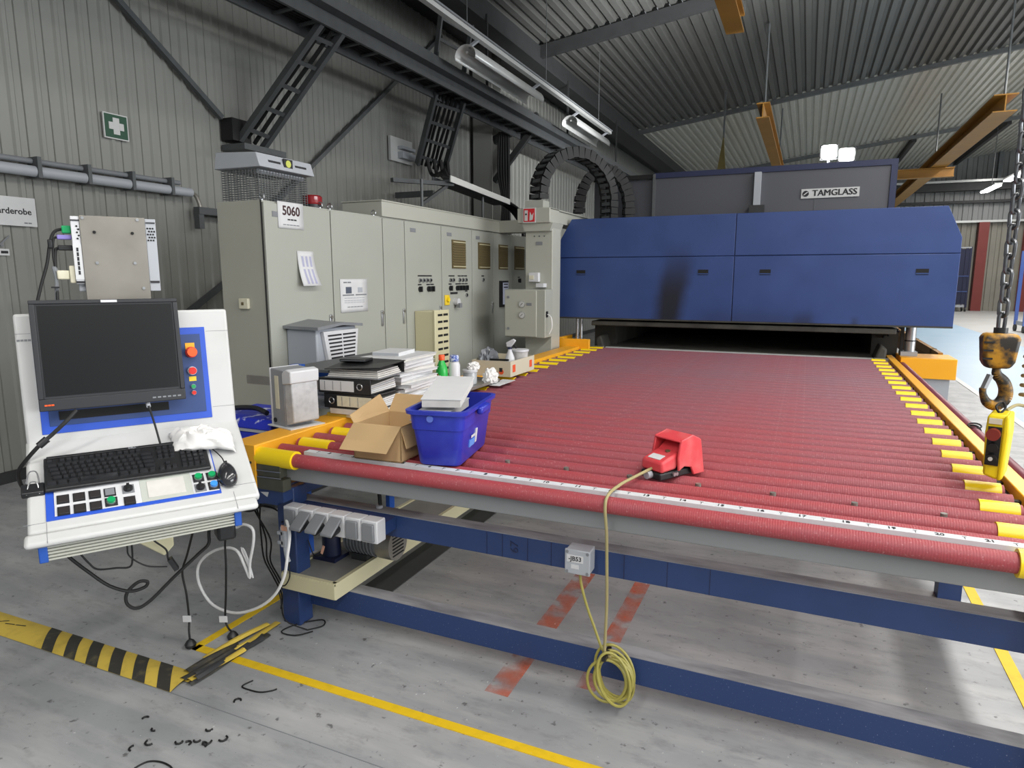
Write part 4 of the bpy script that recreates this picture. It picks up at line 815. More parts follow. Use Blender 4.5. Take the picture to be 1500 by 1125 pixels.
t = thing('cable_gland_loop', 'short black cable looping from the front channel to the upper beam', 'cable', (-1.7, 2.35, 0.6)); B().tube([(-1.82,2.25,0.70),(-1.76,2.33,0.70),(-1.71,2.37,0.67),(-1.69,2.36,0.60)], 0.009, 8).build('cable', M_blackrub, t); B().cyl((-1.69,2.355,0.588),(-1.69,2.355,0.60),0.016,10).build('gland', M_grey, t)
# socket strip
t = thing('socket_strip', 'row of six white sockets with dark lids on the table leg', 'sockets', (-1.87, 2.26, 0.5))
B().box(-2.06, -1.565, 2.22, 2.298, 0.53, 0.585).build('mounting_bar', M_navy, t)
for k in range(6):
    x = -2.062+0.0835*k; hs = B().box(x, x+0.081, 2.155, 2.219, 0.51, 0.608).build('socket', M_whiteplastic, t, bevel=0.005)
    if k in (0, 4, 5): B().box(x+0.012, x+0.069, 2.142, 2.156, 0.52, 0.597).build('lid', M_midgrey, hs, bevel=0.004)
    else:
        B().hexa([(x+0.01,2.155,0.588),(x+0.071,2.155,0.588),(x+0.071,2.082,0.535),(x+0.01,2.082,0.535),(x+0.01,2.155,0.600),(x+0.071,2.155,0.600),(x+0.071,2.082,0.548),(x+0.01,2.082,0.548)]).build('lid', M_midgrey, hs, bevel=0.004)
        B().cyl((x+0.042,2.156,0.548),(x+0.042,2.105,0.538),0.02,14).build('plug', M_blackpl, hs)
t = thing('cable_connector', 'pale grey plug connectors hanging below the sockets', 'connector', (-2.07, 2.2, 0.36))
B().box(-2.105, -2.075, 2.17, 2.2, 0.40, 0.50).build('body', M_grey, t, bevel=0.006); B().box(-2.12, -2.09, 2.17, 2.2, 0.46, 0.475).build('lug', M_grey, t); B().box(-2.12, -2.09, 2.17, 2.2, 0.415, 0.43).build('lug', M_grey, t); B().tube([(-2.09,2.185,0.40),(-2.085,2.185,0.36),(-2.075,2.185,0.33)], 0.01, 8).build('tail', M_grey, t); B().box(-2.09, -2.06, 2.165, 2.17, 0.485, 0.51).build('tag', mat('tag_pink', 'd9a58c', 0.6), t)
t = thing('paper_tag', 'tiny pink tag on wires beside the gear housing', 'tag', (-1.96, 2.3, 0.35)); B().bar((-1.975,2.29,0.345),(-1.96,2.29,0.385),0.003,0.012).build('tag', MATS['tag_pink'], t); B().tube([(-2.05,2.29,0.40),(-2.02,2.29,0.33),(-1.98,2.29,0.34)],0.003,5).build('wire', M_blackrub, t)
# junction box
t = thing('junction_box', 'grey junction box lettered JB53 on the upper navy beam', 'junction box', (-0.72, 2.26, 0.51))
B().box(-0.765, -0.672, 2.235, 2.30, 0.512, 0.603).build('box', M_grey, t, bevel=0.004); B().box(-0.768, -0.669, 2.225, 2.236, 0.509, 0.606).build('lid', M_grey, t, bevel=0.004)
for x in (-0.758, -0.679):
    for z in (0.519, 0.596): B().cyl((x,2.2225,z),(x,2.226,z),0.006,10).build('screw', M_midgrey, t)
B().box(-0.758, -0.695, 2.2235, 2.2255, 0.557, 0.585).build('label_plate', M_paper, t); text('-JB53', 0.024, M_ink, (-0.7265,2.223,0.571), EX, EZ, t, bold=0.0004); B().box(-0.742, -0.712, 2.2235, 2.2255, 0.532, 0.548).build('label_plate', M_paper, t)
t = thing('pedal_cable', 'yellow green cable coiled over the lower beam and tied up', 'cable', (-0.57, 2.2, 0.05))
B().tube([(-0.5,2.46,0.885),(-0.545,2.36,0.872),(-0.575,2.27,0.865),(-0.59,2.17,0.857),(-0.593,2.14,0.82),(-0.588,2.15,0.72),(-0.59,2.17,0.6),(-0.592,2.19,0.45),(-0.6,2.21,0.3),(-0.60,2.21,0.235),(-0.575,2.2,0.22)], 0.0058, 8).build('riser', M_cable, t)
B().tube([(-0.718,2.26,0.512),(-0.708,2.25,0.46),(-0.68,2.24,0.38),(-0.65,2.235,0.31),(-0.62,2.225,0.245),(-0.6,2.22,0.22)], 0.0055, 8).build('drop', M_cableyel, t)
random.seed(5)
for j in range(7):
    cx = -0.575+random.uniform(-.014,.02); cz = 0.148+random.uniform(-.012,.01); rx = 0.055+random.uniform(-.012,.016); rz = 0.088+random.uniform(-.012,.016); ti = 0.30+random.uniform(-.12,.12); oy = 2.235-0.010*j
    B().tube([(cx+rx*math.cos(a)*math.cos(ti)-rz*math.sin(a)*math.sin(ti), oy+0.02*math.cos(a), cz+rz*math.sin(a)*math.cos(ti)+rx*math.cos(a)*math.sin(ti)) for a in [k*math.pi/8 for k in range(16)]], 0.0055, 7, 2, True).build('coil_turn', M_cableyel, t)
B().box(-0.60, -0.585, 2.165, 2.25, 0.222, 0.238).build('cable_tie', M_blackpl, t)

# ================================================================== THINGS ON THE TABLE
# foot pedal
PA = R(60); t = thing('foot_pedal', 'red hooded foot pedal switch resting on the rollers', 'foot pedal', (-0.50, 2.46, 0.845), PA); t.scale = (0.9, 0.9, 0.95)
pb = B().box(-0.01, 0.24, -0.055, 0.055, 0.0, 0.03).build('base', M_blackpl, t, bevel=0.006, world=False)
b = B(); b.prism([(-0.005,-0.058,0.03),(-0.005,-0.058,0.075),(0.10,-0.058,0.105),(0.10,-0.058,0.06),(0.09,-0.058,0.035)], (0,0.116,0)); b.build('front_cover', M_pedal, t, bevel=0.01, world=False)
for y in (-0.075, 0.065):
    B().prism([(0.095,y,0.155),(0.17,y,0.17),(0.225,y,0.145),(0.255,y,0.0),(0.185,y,0.0),(0.165,y,0.035),(0.12,y,0.045),(0.085,y,0.03),(0.08,y,0.09)], (0,0.012,0)).build('hood_side', M_pedal, t, bevel=0.004, world=False)
B().prism([(0.09,-0.07,0.152),(0.17,-0.07,0.17),(0.225,-0.07,0.148),(0.26,-0.07,0.005),(0.25,-0.07,0.0),(0.215,-0.07,0.138),(0.167,-0.07,0.16),(0.092,-0.07,0.145)], (0,0.14,0)).build('hood_top', M_pedal, t, bevel=0.004, world=False)
B().prism([(0.10,-0.055,0.06),(0.10,-0.055,0.10),(0.16,-0.055,0.14),(0.19,-0.055,0.06)], (0,0.11,0)).build('pedal_plate', M_pedal, t, world=False)
B().cyl((-0.01,0,0.018),(-0.035,0,0.018),0.016,12).build('cable_gland', M_grey, t, world=False); B().cyl((0.085,-0.01,0.10),(0.085,-0.01,0.106),0.011,10).build('screw', M_brown, t, world=False); B().fbox(lambda x,y,z: V(x,y,0.077+0.286*x+z), 0.01, 0.045, -0.03, 0.035, 0.0, 0.002).build('sticker', M_paper, t, world=False)
for x in (0.07, 0.085): B().cyl((x,-0.056,0.018),(x,-0.066,0.018),0.008,10).build('bolt', M_silver, t, world=False)
# cardboard carton
t = thing('cardboard_carton', 'open brown cardboard carton on the rollers beside the blue bin', 'carton', (-1.612, 2.38, 0.845), R(3))
X0, X1, Y0, Y1, H = -0.12, 0.11, -0.14, 0.15, 0.15
B().box(X0, X1, Y0, Y1, 0, 0.005).build('bottom', M_cardb, t, world=False); B().box(X0, X1, Y0, Y0+0.005, 0, H).build('wall', M_cardb, t, world=False); B().box(X0, X1, Y1-0.005, Y1, 0, H).build('wall', M_cardb, t, world=False); B().box(X0, X0+0.005, Y0, Y1, 0, H).build('wall', M_cardb, t, world=False); B().box(X1-0.005, X1, Y0, Y1, 0, H).build('wall', M_cardb, t, world=False)
B().hexa([(X0,Y0,H),(X1,Y0,H),(X1,Y0+0.005,H+0.004),(X0,Y0+0.005,H+0.004),(X0-0.02,Y0-0.075,H-0.095),(X1-0.025,Y0-0.075,H-0.095),(X1-0.025,Y0-0.072,H-0.09),(X0-0.02,Y0-0.072,H-0.09)]).build('flap', M_cardb, t, world=False)
B().hexa([(X0,Y0+.005,H),(X0,Y1,H),(X0+.004,Y1,H),(X0+.004,Y0+.005,H),(X0-0.03,Y0+.02,H+0.03),(X0-0.05,Y1,H+0.075),(X0-0.045,Y1,H+0.075),(X0-0.026,Y0+.02,H+0.03)]).build('flap', M_cardb, t, world=False)
B().hexa([(X1,Y0+.005,H),(X1,Y1,H),(X1-.004,Y1,H),(X1-.004,Y0+.005,H),(X1+0.022,Y0+.01,H-0.09),(X1+0.03,Y1,H-0.09),(X1+0.026,Y1,H-0.09),(X1+0.018,Y0+.01,H-0.09)]).build('flap', M_cardb, t, world=False)
B().hexa([(X0,Y1,H),(X1,Y1,H),(X1,Y1-.004,H),(X0,Y1-.004,H),(X0+.01,Y1+0.05,H+0.075),(X1-.01,Y1+0.05,H+0.075),(X1-.01,Y1+0.046,H+0.075),(X0+.01,Y1+0.046,H+0.075)]).build('flap', M_cardb, t, world=False)
tag(B().add([(-1.55,2.40,0.99),(-1.50,2.40,0.985),(-1.50,2.43,1.01),(-1.53,2.43,1.025)], [(0,1,2,3)]).build('paper_scrap', M_paper, solid=0.004), 'white paper scrap sticking out of the cardboard carton', 'paper')
# blue bin
t = thing('storage_bin', 'blue plastic bin holding catalogues on the rollers', 'bin', (-1.365, 2.46, 0.848), R(10))
b = B(); lev = [(0.0,0.086,0.19,0.03),(0.008,0.09,0.195,0.03),(0.15,0.107,0.215,0.035),(0.152,0.112,0.22,0.035),(0.215,0.118,0.227,0.04),(0.217,0.132,0.241,0.045),(0.232,0.134,0.243,0.045),(0.234,0.118,0.227,0.04),(0.15,0.104,0.212,0.03),(0.012,0.086,0.19,0.03)]
def rrect(hx, hy, r, n=5): return [(sx_*(hx-r)+r*math.cos(a0+q*math.pi/2/n), sy_*(hy-r)+r*math.sin(a0+q*math.pi/2/n)) for sx_, sy_, a0 in ((1,1,0),(-1,1,math.pi/2),(-1,-1,math.pi),(1,-1,1.5*math.pi)) for q in range(n+1)]
nn = 24; vs_ = []
for zz, hx, hy, r in lev: vs_ += [(x, y, zz) for x, y in rrect(hx, hy, r)]
b.add(vs_, [(i*nn+k, i*nn+(k+1)%nn, (i+1)*nn+(k+1)%nn, (i+1)*nn+k) for i in range(len(lev)-1) for k in range(nn)]+[tuple(range(nn-1,-1,-1)), tuple((len(lev)-1)*nn+k for k in range(nn))])
b.build('tub', M_bin, t, world=False)
B().box(0.122, 0.15, -0.06, 0.06, 0.19, 0.225).build('grip', M_bin, t, world=False, bevel=0.01)
B().fbox(lambda x,y,z: V(0.0885+0.118*z*1.05+x, y, z), 0.0, 0.004, -0.09, -0.02, 0.055, 0.085).build('sticker', mat('sticker_blue', '5f93e0', 0.5), t, world=False); B().fbox(lambda x,y,z: V(0.0885+0.118*z*1.05+x, y, z), 0.0, 0.005, -0.015, 0.005, 0.06, 0.12).build('sticker', M_paper, t, world=False)
printline(0.06, 0.012, M_paper, (0.1065, -0.055, 0.10), (0,1,0), (0.12,0,1), t, world=False, n=3)
B().cyl((-0.02,-0.226,0.20),(-0.02,-0.232,0.20),0.014,14).build('round_emblem', mat('emblem_blue', '5b72c8', 0.4), t, world=False)
for (lx, ly, lz, dx, dy, rot, tl, lab) in ((-0.02, -0.02, 0.185, 0.13, 0.30, 2, 0.0, 'grey white catalogue lying flat in the blue bin'), (-0.01, 0.0, 0.235, 0.16, 0.33, 8, 0.10, 'open white catalogue lying on top in the blue bin')):
    k_ = thing('catalogue', lab, 'book', (-1.375+lx, 2.46+ly, 0.848+lz), R(10+rot))
    B().hexa([(-dx/2,-dy/2,0),(dx/2,-dy/2,0),(dx/2,dy/2,tl*0.4),(-dx/2,dy/2,tl*0.4),(-dx/2,-dy/2,0.03),(dx/2,-dy/2,0.03),(dx/2,dy/2,0.035+tl*0.4),(-dx/2,dy/2,0.035+tl*0.4)]).build('pages', M_paperold, k_, world=False); B().hexa([(-dx/2-.004,-dy/2-.003,0.031),(dx/2+.004,-dy/2-.003,0.031),(dx/2+.004,dy/2,0.036+tl*.4),(-dx/2-.004,dy/2,0.036+tl*.4),(-dx/2-.004,-dy/2-.003,0.034),(dx/2+.004,-dy/2-.003,0.034),(dx/2+.004,dy/2,0.039+tl*.4),(-dx/2-.004,dy/2,0.039+tl*.4)]).build('cover', M_paper, k_, world=False)
# binders
def binder(z, x, y, rot, label, labx, ringx, lm, flip=False):
    t = thing('lever_arch_binder', label, 'binder', (x, y, z), R(rot), 'black binders in a pile on the left rail')
    B().box(-0.16, 0.16, 0, 0.285, 0.0, 0.004).build('cover', M_blackpl, t, world=False); B().hexa([(-0.16,0,0.076),(0.16,0,0.076),(0.16,0.285,0.07),(-0.16,0.285,0.07),(-0.16,0,0.08),(0.16,0,0.08),(0.16,0.285,0.074),(-0.16,0.285,0.074)]).build('cover', M_blackpl, t, world=False)
    B().box(-0.16, 0.16, -0.003, 0.003, 0.0, 0.08).build('spine', M_blackpl, t, world=False, bevel=0.002)
    for q in range(5): B().hexa([(-0.15+.003*q,0.02,0.005+0.009*q),(0.15,0.02,0.005+0.009*q),(0.153-0.002*q,0.27,0.005+0.011*q),(-0.15,0.27,0.005+0.011*q),(-0.15+.003*q,0.02,0.012+0.009*q),(0.15,0.02,0.012+0.009*q),(0.153-.002*q,0.27,0.014+0.011*q),(-0.15,0.27,0.014+0.011*q)]).build('paper_block', M_paper if q % 2 else M_paperold, t, world=False)
    B().box(labx[0], labx[1], -0.005, -0.003, 0.012, 0.068).build('spine_label', lm, t, world=False)
    for q in range(3): B().box(labx[0]+0.03+0.05*q, labx[0]+0.033+0.05*q, -0.006, -0.005, 0.016, 0.064).build('label_rule', M_midgrey, t, world=False)
    B().tube([(ringx+0.016*math.cos(a), -0.005, 0.04+0.016*math.sin(a)) for a in [k*math.pi/6 for k in range(12)]], 0.003, 6, 1, True).build('finger_ring', M_silver, t, world=False)
tag(B().box(-2.33, -2.02, 2.80, 3.12, 0.869, 0.886).build('catalogue', mat('cover_olive', 'b9a43c', 0.6, var=1.0, vscale=6, var_hex='d5d2c8', lo=0.45, hi=0.55)), 'thin yellow and grey catalogue under the binder pile', 'book')
tag(B().box(-2.30, -2.0, 2.79, 3.10, 0.887, 0.915).build('catalogue', M_paperold), 'worn grey catalogue directly beneath the lowest binder', 'book')
binder(0.917, -2.175, 2.795, 2, 'lowest black lever arch binder with a yellowed spine label', (-0.075, 0.14), -0.11, M_label)
binder(0.999, -2.20, 2.79, 4, 'middle black lever arch binder with a white spine label', (-0.15, 0.06), 0.095, M_paper)
t = thing('lever_arch_binder', 'topmost dark binder lying with its open side to the front', 'binder', (-2.17, 2.94, 1.082), R(186), 'black binders in a pile on the left rail')
B().box(-0.16, 0.16, -0.14, 0.15, 0.0, 0.004).build('cover', M_midgrey, t, world=False); B().hexa([(-0.17,-0.14,0.066),(0.16,-0.14,0.07),(0.16,0.15,0.042),(-0.17,0.15,0.06),(-0.17,-0.14,0.07),(0.16,-0.14,0.074),(0.16,0.15,0.046),(-0.17,0.15,0.064)]).build('cover', M_blackpl, t, world=False); B().box(-0.16,0.16,-0.143,-0.138,0,0.07).build('spine', M_blackpl, t, world=False)
for q in range(4): B().box(-0.15+.006*q, 0.15, -0.12, 0.135-.008*q, 0.005+0.009*q, 0.012+0.009*q).build('paper_block', M_paperold, t, world=False)
t = thing('black_case', 'flat black case lying on the topmost binder', 'case', (-2.25, 2.97, 1.150), R(12)); B().box(-0.08,0.07,-0.05,0.06,0.0,0.014).build('shell', M_blackpl, t, bevel=0.004, world=False); B().box(-0.075,0.065,-0.052,-0.05,0.006,0.008).build('seam', M_midgrey, t, world=False)
# paper stack
random.seed(11); z = 0.869
ORD = ('lowest', 'second lowest', 'third lowest', 'fourth lowest', 'fifth lowest', 'sixth lowest', 'middle', 'sixth from the top', 'fifth from the top', 'fourth from the top', 'third from the top', 'second from the top')
for k in range(13):
    h = random.uniform(0.016, 0.028); top = k == 12
    t = thing('paper_bundle', 'topmost thick white booklet of the tall paper stack behind the binders' if top else 'white booklet in the tall paper stack behind the binders, '+ORD[k], 'book', (-2.24+random.uniform(-.015,.02), 3.36+random.uniform(-.02,.02), z), R(random.uniform(-7,7)), 'tall stack of paper booklets')
    wx = 0.15+random.uniform(-.012,.012); wy = 0.2+random.uniform(-.015,.01); sag = random.uniform(-0.006, 0.012)
    B().hexa([(-wx,-wy,0),(wx,-wy,-0.0),(wx,wy,0),(-wx,wy,0),(-wx,-wy,h-0.003),(wx,-wy,h-0.003),(wx,wy,h-0.003),(-wx,wy,h-0.003)]).build('pages', M_paper if k % 3 else M_paperold, t, world=False)
    B().box(-wx-.004, wx+.006, -wy-.004, wy+.004, h-0.003, h-0.0005).build('cover', M_paper, t, world=False); z += h
t = thing('spiral_booklet', 'small white spiral booklet resting on the paper stack', 'book', (-2.27, 3.40, z), R(8)); B().box(-0.10,0.07,-0.13,0.10,0,0.022).build('pages', M_paper, t, world=False); B().box(-0.10,0.07,-0.132,-0.129,0.004,0.018).build('front_edge', M_grey, t, world=False)
# steel dispenser
t = thing('wall_dispenser', 'tall worn grey steel box with plastic front on the rail end', 'dispenser', (-2.32, 2.56, 0.869), R(-14))
B().prism([(-0.085,-0.08,0),(0.02,-0.08,0),(0.02,-0.08,0.285),(-0.095,-0.08,0.29)], (0,0.16,0)).build('case', mat('dispenser_grey', '96989d', 0.5, 0.2, 0.5, 12, '86888d'), t, world=False, bevel=0.004)
B().box(-0.095,-0.088,-0.084,0.082,0,0.292).build('edge_strip', M_whiteplastic, t, world=False); B().box(-0.055,-0.025,-0.083,-0.08,0.09,0.255).build('level_window', M_label, t, world=False)
B().prism([(0.02,-0.078,0.01),(0.085,-0.078,0.03),(0.08,-0.078,0.23),(0.02,-0.078,0.23)], (0,0.15,0)).build('clear_front', mat('scratched_plastic', 'c0c1c3', 0.35, 0, 0.5, 30, '96979a', lo=0.4, hi=0.7), t, world=False, bevel=0.006); B().prism([(0.012,-0.086,0.215),(0.085,-0.086,0.225),(0.088,-0.086,0.285),(0.05,-0.086,0.295),(0.012,-0.086,0.275)], (0,0.165,0)).build('hood', M_whiteplastic, t, world=False, bevel=0.006)
B().cyl((-0.065,-0.081,0.03),(-0.065,-0.086,0.03),0.012,14).build('lock', M_ink, t, world=False); B().box(-0.11, 0.09, -0.1, 0.1, -0.0005, 0.004).build('paper_base', M_paper, t, world=False)
# blue post and shelf plate behind dispenser
t = thing('shelf_frame', 'blue post with grey steel shelf plates behind the binders', 'shelf', (-2.6, 2.9, 0))
B().box(-2.64, -2.58, 2.87, 2.93, 0, 1.12).build('post', M_bracket, t); B().box(-2.69, -2.645, 2.87, 2.90, 0, 0.98).build('post', M_galv, t); B().box(-2.9, -2.42, 2.48, 2.87, 0.64, 0.654).build('lower_shelf', M_galv, t); B().box(-2.60, -2.57, 3.7, 3.76, 0, 1.1).build('post', M_bracket, t)
B().box(-2.95, -2.42, 2.855, 2.868, 0.995, 1.045).build('shelf_plate', M_ali, t); B().box(-2.66, -2.36, 2.86, 3.74, 1.09, 1.105).build('shelf_plate', M_galv, t); B().box(-2.64, -2.56, 2.9, 3.7, 1.0, 1.06).build('blue_rail', M_bracket, t)
for z in (0.88, 0.94): B().box(-2.64, -2.40, 2.9, 3.7, z, z+0.012).build('shelf_plate', M_grey, t)
# bottle tray and bottles
t = thing('steel_tray', 'long shallow steel tray under the bottles and jar', 'tray', (-2.08, 3.95, 0.868)); B().box(-2.2,-1.97,3.66,4.24,0.869,0.872).build('bottom', M_silver, t)
for (x0,x1,y0,y1) in ((-2.2,-2.195,3.66,4.24),(-1.975,-1.97,3.66,4.24),(-2.2,-1.97,3.66,3.665),(-2.2,-1.97,4.235,4.24)): B().box(x0,x1,y0,y1,0.869,0.892).build('rim', M_ali, t)
t = thing('cleaner_bottle', 'green bottle with orange cap and orange label on the tray', 'bottle', (-2.145, 3.72, 0.873)); B().lathe([(0.036,0),(0.039,0.006),(0.039,0.12),(0.036,0.15),(0.018,0.195),(0.016,0.2)], (-2.145,3.72,0.873)).build('body', M_green, t); B().lathe([(0.018,0.2),(0.02,0.202),(0.02,0.232),(0.017,0.236)], (-2.145,3.72,0.873)).build('cap', M_orange, t)
b = B(); b.add([(-2.145+0.0398*math.cos(a), 3.72+0.0398*math.sin(a), zz) for zz in (0.89, 0.985) for a in [R(190+10*k) for k in range(9)]], [(k,k+1,k+10,k+9) for k in range(8)]); b.build('label', mat('label_orange', 'cf7a52', 0.6, var=0.8, vscale=40, var_hex='e0c9b4'), t)
t = thing('cleaner_bottle', 'white bottle with blue patterned cap behind the green bottle', 'bottle', (-2.085, 3.78, 0.873)); B().lathe([(0.036,0),(0.038,0.005),(0.038,0.165),(0.03,0.185),(0.02,0.19)], (-2.085,3.78,0.873)).build('body', M_whiteplastic, t); B().lathe([(0.03,0.19),(0.031,0.192),(0.031,0.222),(0.026,0.23)], (-2.085,3.78,0.873)).build('cap', mat('cap_blue_speckled', '3f5aa8', 0.4, var=1.0, vscale=60, var_hex='c3cde6', lo=0.45, hi=0.55), t)
t = thing('glass_jar', 'clear jar with white lid and crumpled tissue on the tray', 'jar', (-2.10, 4.03, 0.873)); B().lathe([(0.042,0),(0.048,0.006),(0.048,0.085),(0.045,0.092)], (-2.10,4.03,0.873)).build('jar_body', mat('jar_cloudy', 'b5b9bd', 0.2, trans=0.25, var=0.6, vscale=30, var_hex='e6e8ea'), t); B().lathe([(0.052,0.085),(0.054,0.088),(0.054,0.1),(0.05,0.104)], (-2.10,4.03,0.873)).build('lid', M_whiteplastic, t)
def crumple(name, label, cat, loc, sx, sy, sz, m, seed, rotz=0.0, world_up=None, amp=0.35):
    bm = bmesh.new(); bmesh.ops.create_icosphere(bm, subdivisions=4, radius=1.0); rnd = random.Random(seed); 
    from mathutils import noise as NZ
    for v in bm.verts:
        n_ = NZ.noise(v.co*1.7+V(seed,0,0))*amp + NZ.noise(v.co*4.3+V(0,seed,0))*amp*0.6+abs(NZ.noise(v.co*7+V(0,0,seed)))*amp*0.4
        v.co = v.co*(1+n_); v.co.x *= sx; v.co.y *= sy; v.co.z = max(v.co.z, -0.6)*sz
    zmin = min(v.co.z for v in bm.verts)
    for v in bm.verts: v.co.z -= zmin
    me = bpy.data.meshes.new(name); bm.to_mesh(me); bm.free(); me.materials.append(m); me.shade_smooth(); me.set_sharp_from_angle(angle=R(28))
    o = link(name, me); o.location = loc; o.rotation_euler = (0,0,rotz); return tag(o, label, cat)
M_tissue = mat('tissue_white', 'dddcda', 0.8)
crumple('crumpled_tissue', 'crumpled white tissue ball on top of the jar', 'tissue', (-2.085,4.05,0.977), 0.045,0.045,0.03, M_tissue, 3)
crumple('crumpled_tissue', 'crumpled white tissue lying between jar and grey carton', 'tissue', (-1.995,4.14,0.873), 0.05,0.06,0.06, M_tissue, 8)
tag(B().box(-2.0,-1.90,4.08,4.36,0.864,0.866).build('paper_sheet', M_paper), 'white paper lying in front of the grey carton', 'paper')
t = thing('open_tray_carton', 'low grey carton with orange prints holding a spray bottle', 'carton', (-2.14, 4.7, 0.869))
B().box(-2.3,-1.98,4.45,4.92,0.869,0.874).build('bottom', M_cardg, t)
for (x0,x1,y0,y1) in ((-2.3,-1.98,4.45,4.455),(-2.3,-1.98,4.915,4.92),(-2.3,-2.295,4.455,4.915),(-1.985,-1.98,4.455,4.915)): B().box(x0,x1,y0,y1,0.874,0.985).build('wall', M_cardg, t)
M_prt = mat('print_orange', 'd9542c', 0.6); B().cyl((-2.055,4.448,0.905),(-2.055,4.45,0.905),0.02,16).build('print_mark', M_prt, t); B().box(-2.07,-2.045,4.447,4.45,0.905,0.935).build('print_mark', M_ink, t)
for y in (4.49, 4.82): B().box(-1.98,-1.978,y,y+0.05,0.90,0.955).build('print_mark', M_prt, t)
t = thing('spray_bottle', 'white spray bottle with trigger head in the grey carton', 'bottle', (-2.06, 4.62, 0.875)); B().lathe([(0.04,0),(0.042,0.005),(0.042,0.07),(0.035,0.12),(0.016,0.17),(0.015,0.185)], (-2.06,4.62,0.875)).build('body', M_whiteplastic, t); B().lathe([(0.018,0.185),(0.018,0.197)], (-2.06,4.62,0.875), 14).build('collar', M_furnedge, t)
B().prism([(-2.085,4.61,1.075),(-2.05,4.61,1.075),(-2.01,4.61,1.125),(-2.03,4.61,1.14),(-2.09,4.61,1.11)], (0,0.022,0)).build('trigger_head', M_whiteplastic, t, bevel=0.005); B().bar((-2.03,4.62,1.09),(-2.005,4.62,1.07),0.012,0.012).build('trigger', M_ink, t)
t = thing('clear_tub', 'clear round plastic tub with white rim in the grey carton', 'tub', (-2.06, 4.80, 0.875)); B().lathe([(0.06,0),(0.072,0.15)], (-2.06,4.80,0.875)).build('tub_body', mat('tub_cloudy', 'a9a7a4', 0.25, var=0.8, vscale=14, var_hex='d9d9d7'), t); B().lathe([(0.076,0.15),(0.078,0.152),(0.078,0.165),(0.07,0.167)], (-2.06,4.80,0.875)).build('rim', M_whiteplastic, t)
crumple('plastic_bag', 'grey plastic bag with tools leaning in the grey carton', 'bag', (-2.24,4.62,0.876), 0.055,0.13,0.11, M_bag, 21)
tag(B().bar((-2.18,4.52,0.985),(-2.02,4.50,0.99),0.02,0.014).build('tool_handle', M_blackpl), 'black tool handle lying across the grey carton', 'tool')
# blue crate on left
t = thing('blue_toolbox', 'blue paint splashed toolbox beside the table corner', 'toolbox', (-2.65, 2.62, 0.655))
B().box(-2.86,-2.45,2.5,2.85,0.655,0.82).build('body', M_crateblue, t, bevel=0.01); B().box(-2.87,-2.44,2.495,2.85,0.82,0.832).build('edge_strip', M_grey, t); B().prism([(-2.86,2.5,0.832),(-2.86,2.85,0.832),(-2.86,2.83,0.89),(-2.86,2.53,0.88)], (0.41,0,0)).build('lid', M_crateblue, t, bevel=0.01); B().tube([(-2.85,2.56,0.89),(-2.78,2.6,0.91),(-2.66,2.62,0.915),(-2.56,2.6,0.90)], 0.014, 8).build('lid_handle', M_blackpl, t)

# ================================================================== CONTROL CONSOLE
CO = (-2.04, 1.49, 0); CA = R(57.14)
def U(x, s, h): return V(x, 0.1225*s-0.9925*h, 1.09+0.9925*s+0.1225*h)
def Lw(x, s, h): return V(x, -0.849*s-0.529*h, 1.09-0.529*s+0.849*h)
t = thing('control_console', 'white and blue operator console with sloping button desk', 'console', CO, CA)
def cb(fr, x0, x1, a0, a1, h0, h1, name, m, bevel=0.0, par=None):
    o = B().fbox(fr, x0, x1, a0, a1, h0, h1).mesh(name, m); return link(name, o, par or t, bevel, False if par is None else False)
cb(U, -0.31, 0.31, -0.03, 0.408, -0.07, 0.0, 'upper_case', M_white, 0.008)
cb(U, -0.267, 0.231, 0.024, 0.346, 0.0, 0.003, 'blue_border', M_blue1, 0.001)
cb(U, -0.245, 0.214, 0.048, 0.322, 0.003, 0.005, 'display_panel', M_blue2, 0.001)
cb(U, -0.218, 0.096, 0.066, 0.094, 0.005, 0.007, 'slot', M_gap)
cb(U, 0.164, 0.194, 0.262, 0.292, 0.005, 0.007, 'label_plate', M_rail, 0.001)
def pushbtn(fr, x, s, r, m, name='push_button', ring=M_silver, h=0.012, base=0.003):
    a = fr(x, s, base); b_ = fr(x, s, base+h*0.4); c_ = fr(x, s, base+h); g = B().cyl(a, b_, r*1.18, 18).build('button_ring', ring, t, world=False); WM[g.name] = Matrix.Identity(4); o = B().cyl(b_, c_, r, 18).build(name, m, g, world=False); return o
pushbtn(U, 0.181, 0.259, 0.016, M_orange, 'stop_button', M_red, 0.035, 0.005); pushbtn(U, 0.179, 0.194, 0.0125, M_red, 'stop_button', M_whiteplastic, 0.02, 0.005); cb(U, 0.167, 0.190, 0.158, 0.174, 0.005, 0.007, 'label_plate', M_lilac)
pushbtn(U, 0.178, 0.139, 0.007, M_tealbtn, base=0.005); pushbtn(U, 0.178, 0.117, 0.007, M_red, base=0.005)
printline(0.038, 0.006, M_midgrey, U(-0.288, 0.325, 0.0005), (1,0,0), (0,0.1225,0.9925), t, world=False, n=4)
cb(Lw, -0.313, 0.313, -0.02, 0.365, -0.03, 0.0, 'desk_case', M_white, 0.01)
cb(Lw, -0.322, 0.300, 0.362, 0.408, -0.022, 0.0, 'front_lip', M_white, 0.012)
cb(Lw, -0.268, 0.20, 0.115, 0.33, 0.0, 0.003, 'blue_border', M_blue1, 0.001)
cb(Lw, -0.247, -0.025, 0.1, 0.318, 0.003, 0.005, 'button_plate', M_whiteplastic, 0.001); cb(Lw, -0.025, 0.12, 0.1, 0.318, 0.003, 0.005, 'button_plate', mat('plate_greenish', 'b9beb6', 0.5, var=0.4, vscale=9, var_hex='9b9c92'), 0.001); cb(Lw, 0.12, 0.196, 0.1, 0.318, 0.003, 0.005, 'button_plate', M_whiteplastic, 0.001)
